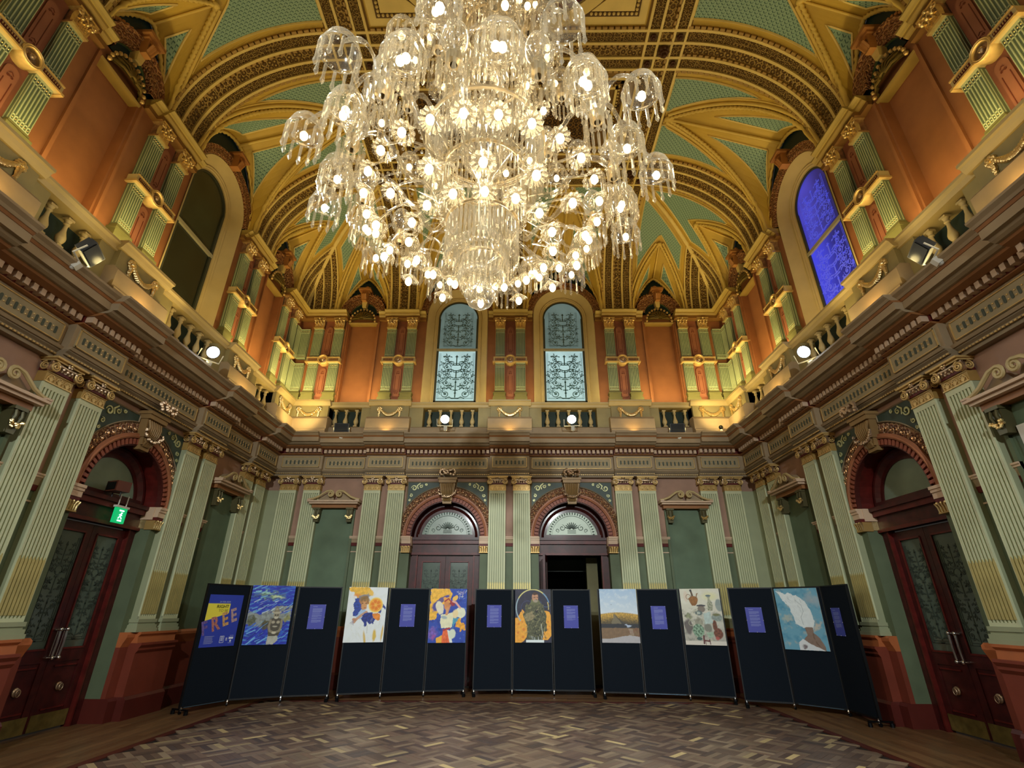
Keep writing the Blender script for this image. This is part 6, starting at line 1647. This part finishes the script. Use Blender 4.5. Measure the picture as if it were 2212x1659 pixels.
M_B, M_F, M_BU, M_C, M_CD, M_F2 = bell_mesh(), fringe_mesh(), bulb_mesh(), cup_mesh(), candle_mesh(), fringe_mesh(.12, 14, .30)
def cloc(r, a, z): return (r * math.cos(a), r * math.sin(a), z - Hc)
def tier(r, z, n, a0, rc, zc, sc, bells=3):
    """n glass arms from the core (rc, zc) out to a hub at radius r; each hub carries bell shades, a bowl fringe and a candle dome"""
    for i in range(n):
        a = a0 + 2 * PI * i / n; ar_ = MB()
        P = []
        for k in range(13):
            t = k / 12; rr = rc + (r - rc) * t; zz = zc + (z - zc) * t + .22 * math.sin(2 * PI * t) * sc * -1
            P.append(cloc(rr, a, zz))
        ar_.tube(P, .028, 6, rope=.18, pitch=.1)
        hub = Vector(cloc(r, a, z))
        ar_.lathe([(.03, -.12), (.06, -.1), (.07, -.02), (.045, .02), (.05, .06), (.03, .08)], 10, *hub, 1)
        tips = []
        for k in range(bells):
            b_ = a + (k - (bells - 1) / 2) * (1.35 if bells > 2 else 1.2)
            tip = hub + Vector((.42 * sc * math.cos(b_), .42 * sc * math.sin(b_), -.02)); tips.append(tip)
            Q = [hub + (tip - hub) * t + Vector((0, 0, .30 * sc * math.sin(PI * t * .92) + (-.04 if t < .3 else 0))) for t in [q / 9 for q in range(10)]]
            ar_.tube(Q, .018, 6, rope=.22, pitch=.06)
        arm = ar_.obj('arm', [CRY, mat('aged_gold_fitting', (.75, .6, .36, 1), .35, .8, var=.1)], CH, 'auto')
        link('icicle_fringe', M_F2, arm, hub + Vector((0, 0, -.08)), scale=(sc, sc, sc)); link('candle_dome', M_CD, arm, hub + Vector((0, 0, .10)), scale=(sc, sc, sc))
        for j, tip in enumerate(tips):
            tb = tip + Vector((0, 0, -.06)); link('bell_shade', M_B, arm, tb, scale=(sc, sc, sc)); link('icicle_fringe', M_F, arm, tb, scale=(sc, sc, sc))
            if (i * 3 + j) % 5 != 4: link('bulb', M_BU, arm, tb + Vector((0, 0, -.05 * sc)))
tier(1.28, 5.41, 12, R_(-97), .45, 5.35, .96)
tier(.84, 6.45, 7, R_(-120), .30, 6.25, .84, 2)
tier(.52, 7.55, 7, R_(-80), .2, 7.3, .85)
tier(.30, 8.35, 5, .1, .12, 8.15, .7, 2)
def cupring(r, z, n, a0, tilt, rc, zc, lit=1.):
    for i in range(n):
        a = a0 + 2 * PI * i / n; s_ = MB(); P = []
        for k in range(8):
            t = k / 7; P.append(cloc(rc + (r - rc) * t, a + .12 * math.sin(PI * t), zc + (z + .06 - zc) * t + .12 * math.sin(PI * t)))
        s_.tube(P, .011, 5, rope=.15, pitch=.05); o = s_.obj('cup_arm', CRY, CH)
        rt = Euler((0, tilt, a), 'XYZ')
        c = link('flower_cup', M_C, o, cloc(r, a, z)); c.rotation_euler = (Matrix.Rotation(a, 4, 'Z') @ Matrix.Rotation(-tilt, 4, 'Y')).to_euler()
        if rnd.random() < lit:
            link('bulb', M_BU, o, Vector(cloc(r, a, z)) + Vector((.02 * math.cos(a), .02 * math.sin(a), -.02)))
cupring(1.10, 4.97, 26, .05, R_(28), .45, 5.15)
cupring(.66, 4.62, 16, .1, R_(25), .28, 4.8)
cupring(.95, 4.62, 14, .3, R_(22), .5, 4.75)
cupring(.62, 6.22, 12, .2, R_(25), .3, 6.3, .6)
# core: stem, metal rings, drums of prisms
c = MB(); c.lathe([(.02, 0.0), (.10, .06), (.14, .15), (.06, .25), (.05, .5), (.16, .6), (.2, .75), (.08, .9), (.05, 1.4), (.1, 1.6), (.22, 1.8), (.26, 2.0), (.1, 2.2), (.06, 2.8), (.12, 3.0), (.2, 3.2), (.08, 3.4), (.05, 3.9), (.1, 4.1), (.14, 4.3), (.06, 4.5), (.03, 5.2)], 16, flute=16, fl=.05)
c.obj('stem', CRY, CH, True)
c = MB(); c.tube([(0, 0, 5.2), (0, 0, 12.3 - Hc)], .02, 8); c.obj('suspension_rod', BRASS, CH)
for r, z in ((.60, 6.02), (.62, 5.98), (.42, 5.52), (.34, 4.86), (.20, 4.42), (.46, 7.18), (.30, 7.9)):
    rg = MB(); rg.tube([cloc(r, 2 * PI * k / 36, z) for k in range(36)], .016, 6, closed=True)
    rg.obj('hoop', mat('aged_gold_fitting', (.75, .6, .36, 1)), CH)
front = MB(); tot = []
prL = {}
for r, z, L, n in ((.60, 6.00, .62, 64), (.52, 5.96, .75, 50), (.42, 5.50, .52, 50), (.34, 4.84, .42, 48), (.25, 4.80, .52, 30), (.20, 4.42, .26, 30), (.10, 4.40, .34, 12), (.46, 7.16, .60, 50), (.36, 7.1, .7, 36), (.30, 7.88, .40, 36)):
    for i in range(n):
        a = 2 * PI * (i + .5 * (int(r * 100) % 2)) / n; key = round(L, 2); tot.append((math.cos(a + PI / 2), r, z, L, a))
tot.sort(key=lambda q: (q[2] > 6.5, q[4] < PI, rnd.random()))
cnt = 0; restp = MB()
for q, r, z, L, a in tot:
    if L not in prL: b = MB(); prism_mb(b, 0, 0, 0, L, .017); prL[L] = b.mesh('prism', CRY)
    if cnt < 280 and math.sin(a) < .3: link('prism', prL[L], CH, cloc(r, a, z)); cnt += 1
    else: prism_mb(restp, *cloc(r, a, z), L, .017)
restp.obj('prism_curtain', CRY, CH, kind='stuff')
bd = MB()
for r, z, n in ((.60, 5.36, 64), (.42, 4.96, 50), (.34, 4.40, 46), (.60, 6.03, 70), (.34, 4.87, 46), (.46, 6.54, 50), (.47, 7.2, 50)):
    for i in range(n): bd.ball(*cloc(r, 2 * PI * i / n, z), .02, 5, 4)
for k in range(24):      # swags of drops between the drums
    a = 2 * PI * k / 24
    for j in range(9): t = j / 8; bd.ball(*cloc(.62 + (.98 - .62) * t, a, 6.0 - .75 * t - .15 * math.sin(PI * t)), .016, 5, 3)
bd.obj('crystal_beads', CRY, CH, kind='stuff')
gb = MB()
for k in range(6): a = k * PI / 3; gb.ball(*cloc(.28, a, 8.85), .08, 10, 6); gb.ball(*cloc(.28, a, 8.97), .05, 10, 6)
gb.obj('glass_ball', CRY, CH, True)
for k in range(8):
    a = .2 + 2 * PI * k / 8; lamp('POINT', (CX_ + 1.25 * math.cos(a), CY_ + 1.25 * math.sin(a), 4.86), 7, WARM, size=.06, name='chandelier_glow')
    lamp('POINT', (CX_ + 1.2 * math.cos(a + .3), CY_ + 1.2 * math.sin(a + .3), 5.95), 7, WARM, size=.06, name='chandelier_glow')
for z, e in ((4.25, 1.5), (5.5, 2), (6.6, 3), (7.6, 4), (8.8, 6)):
    for k in range(3): a = k * 2.09 + z; lamp('POINT', (CX_ + .3 * math.cos(a), CY_ + .3 * math.sin(a), z), e, WARM, size=.06, name='chandelier_glow')
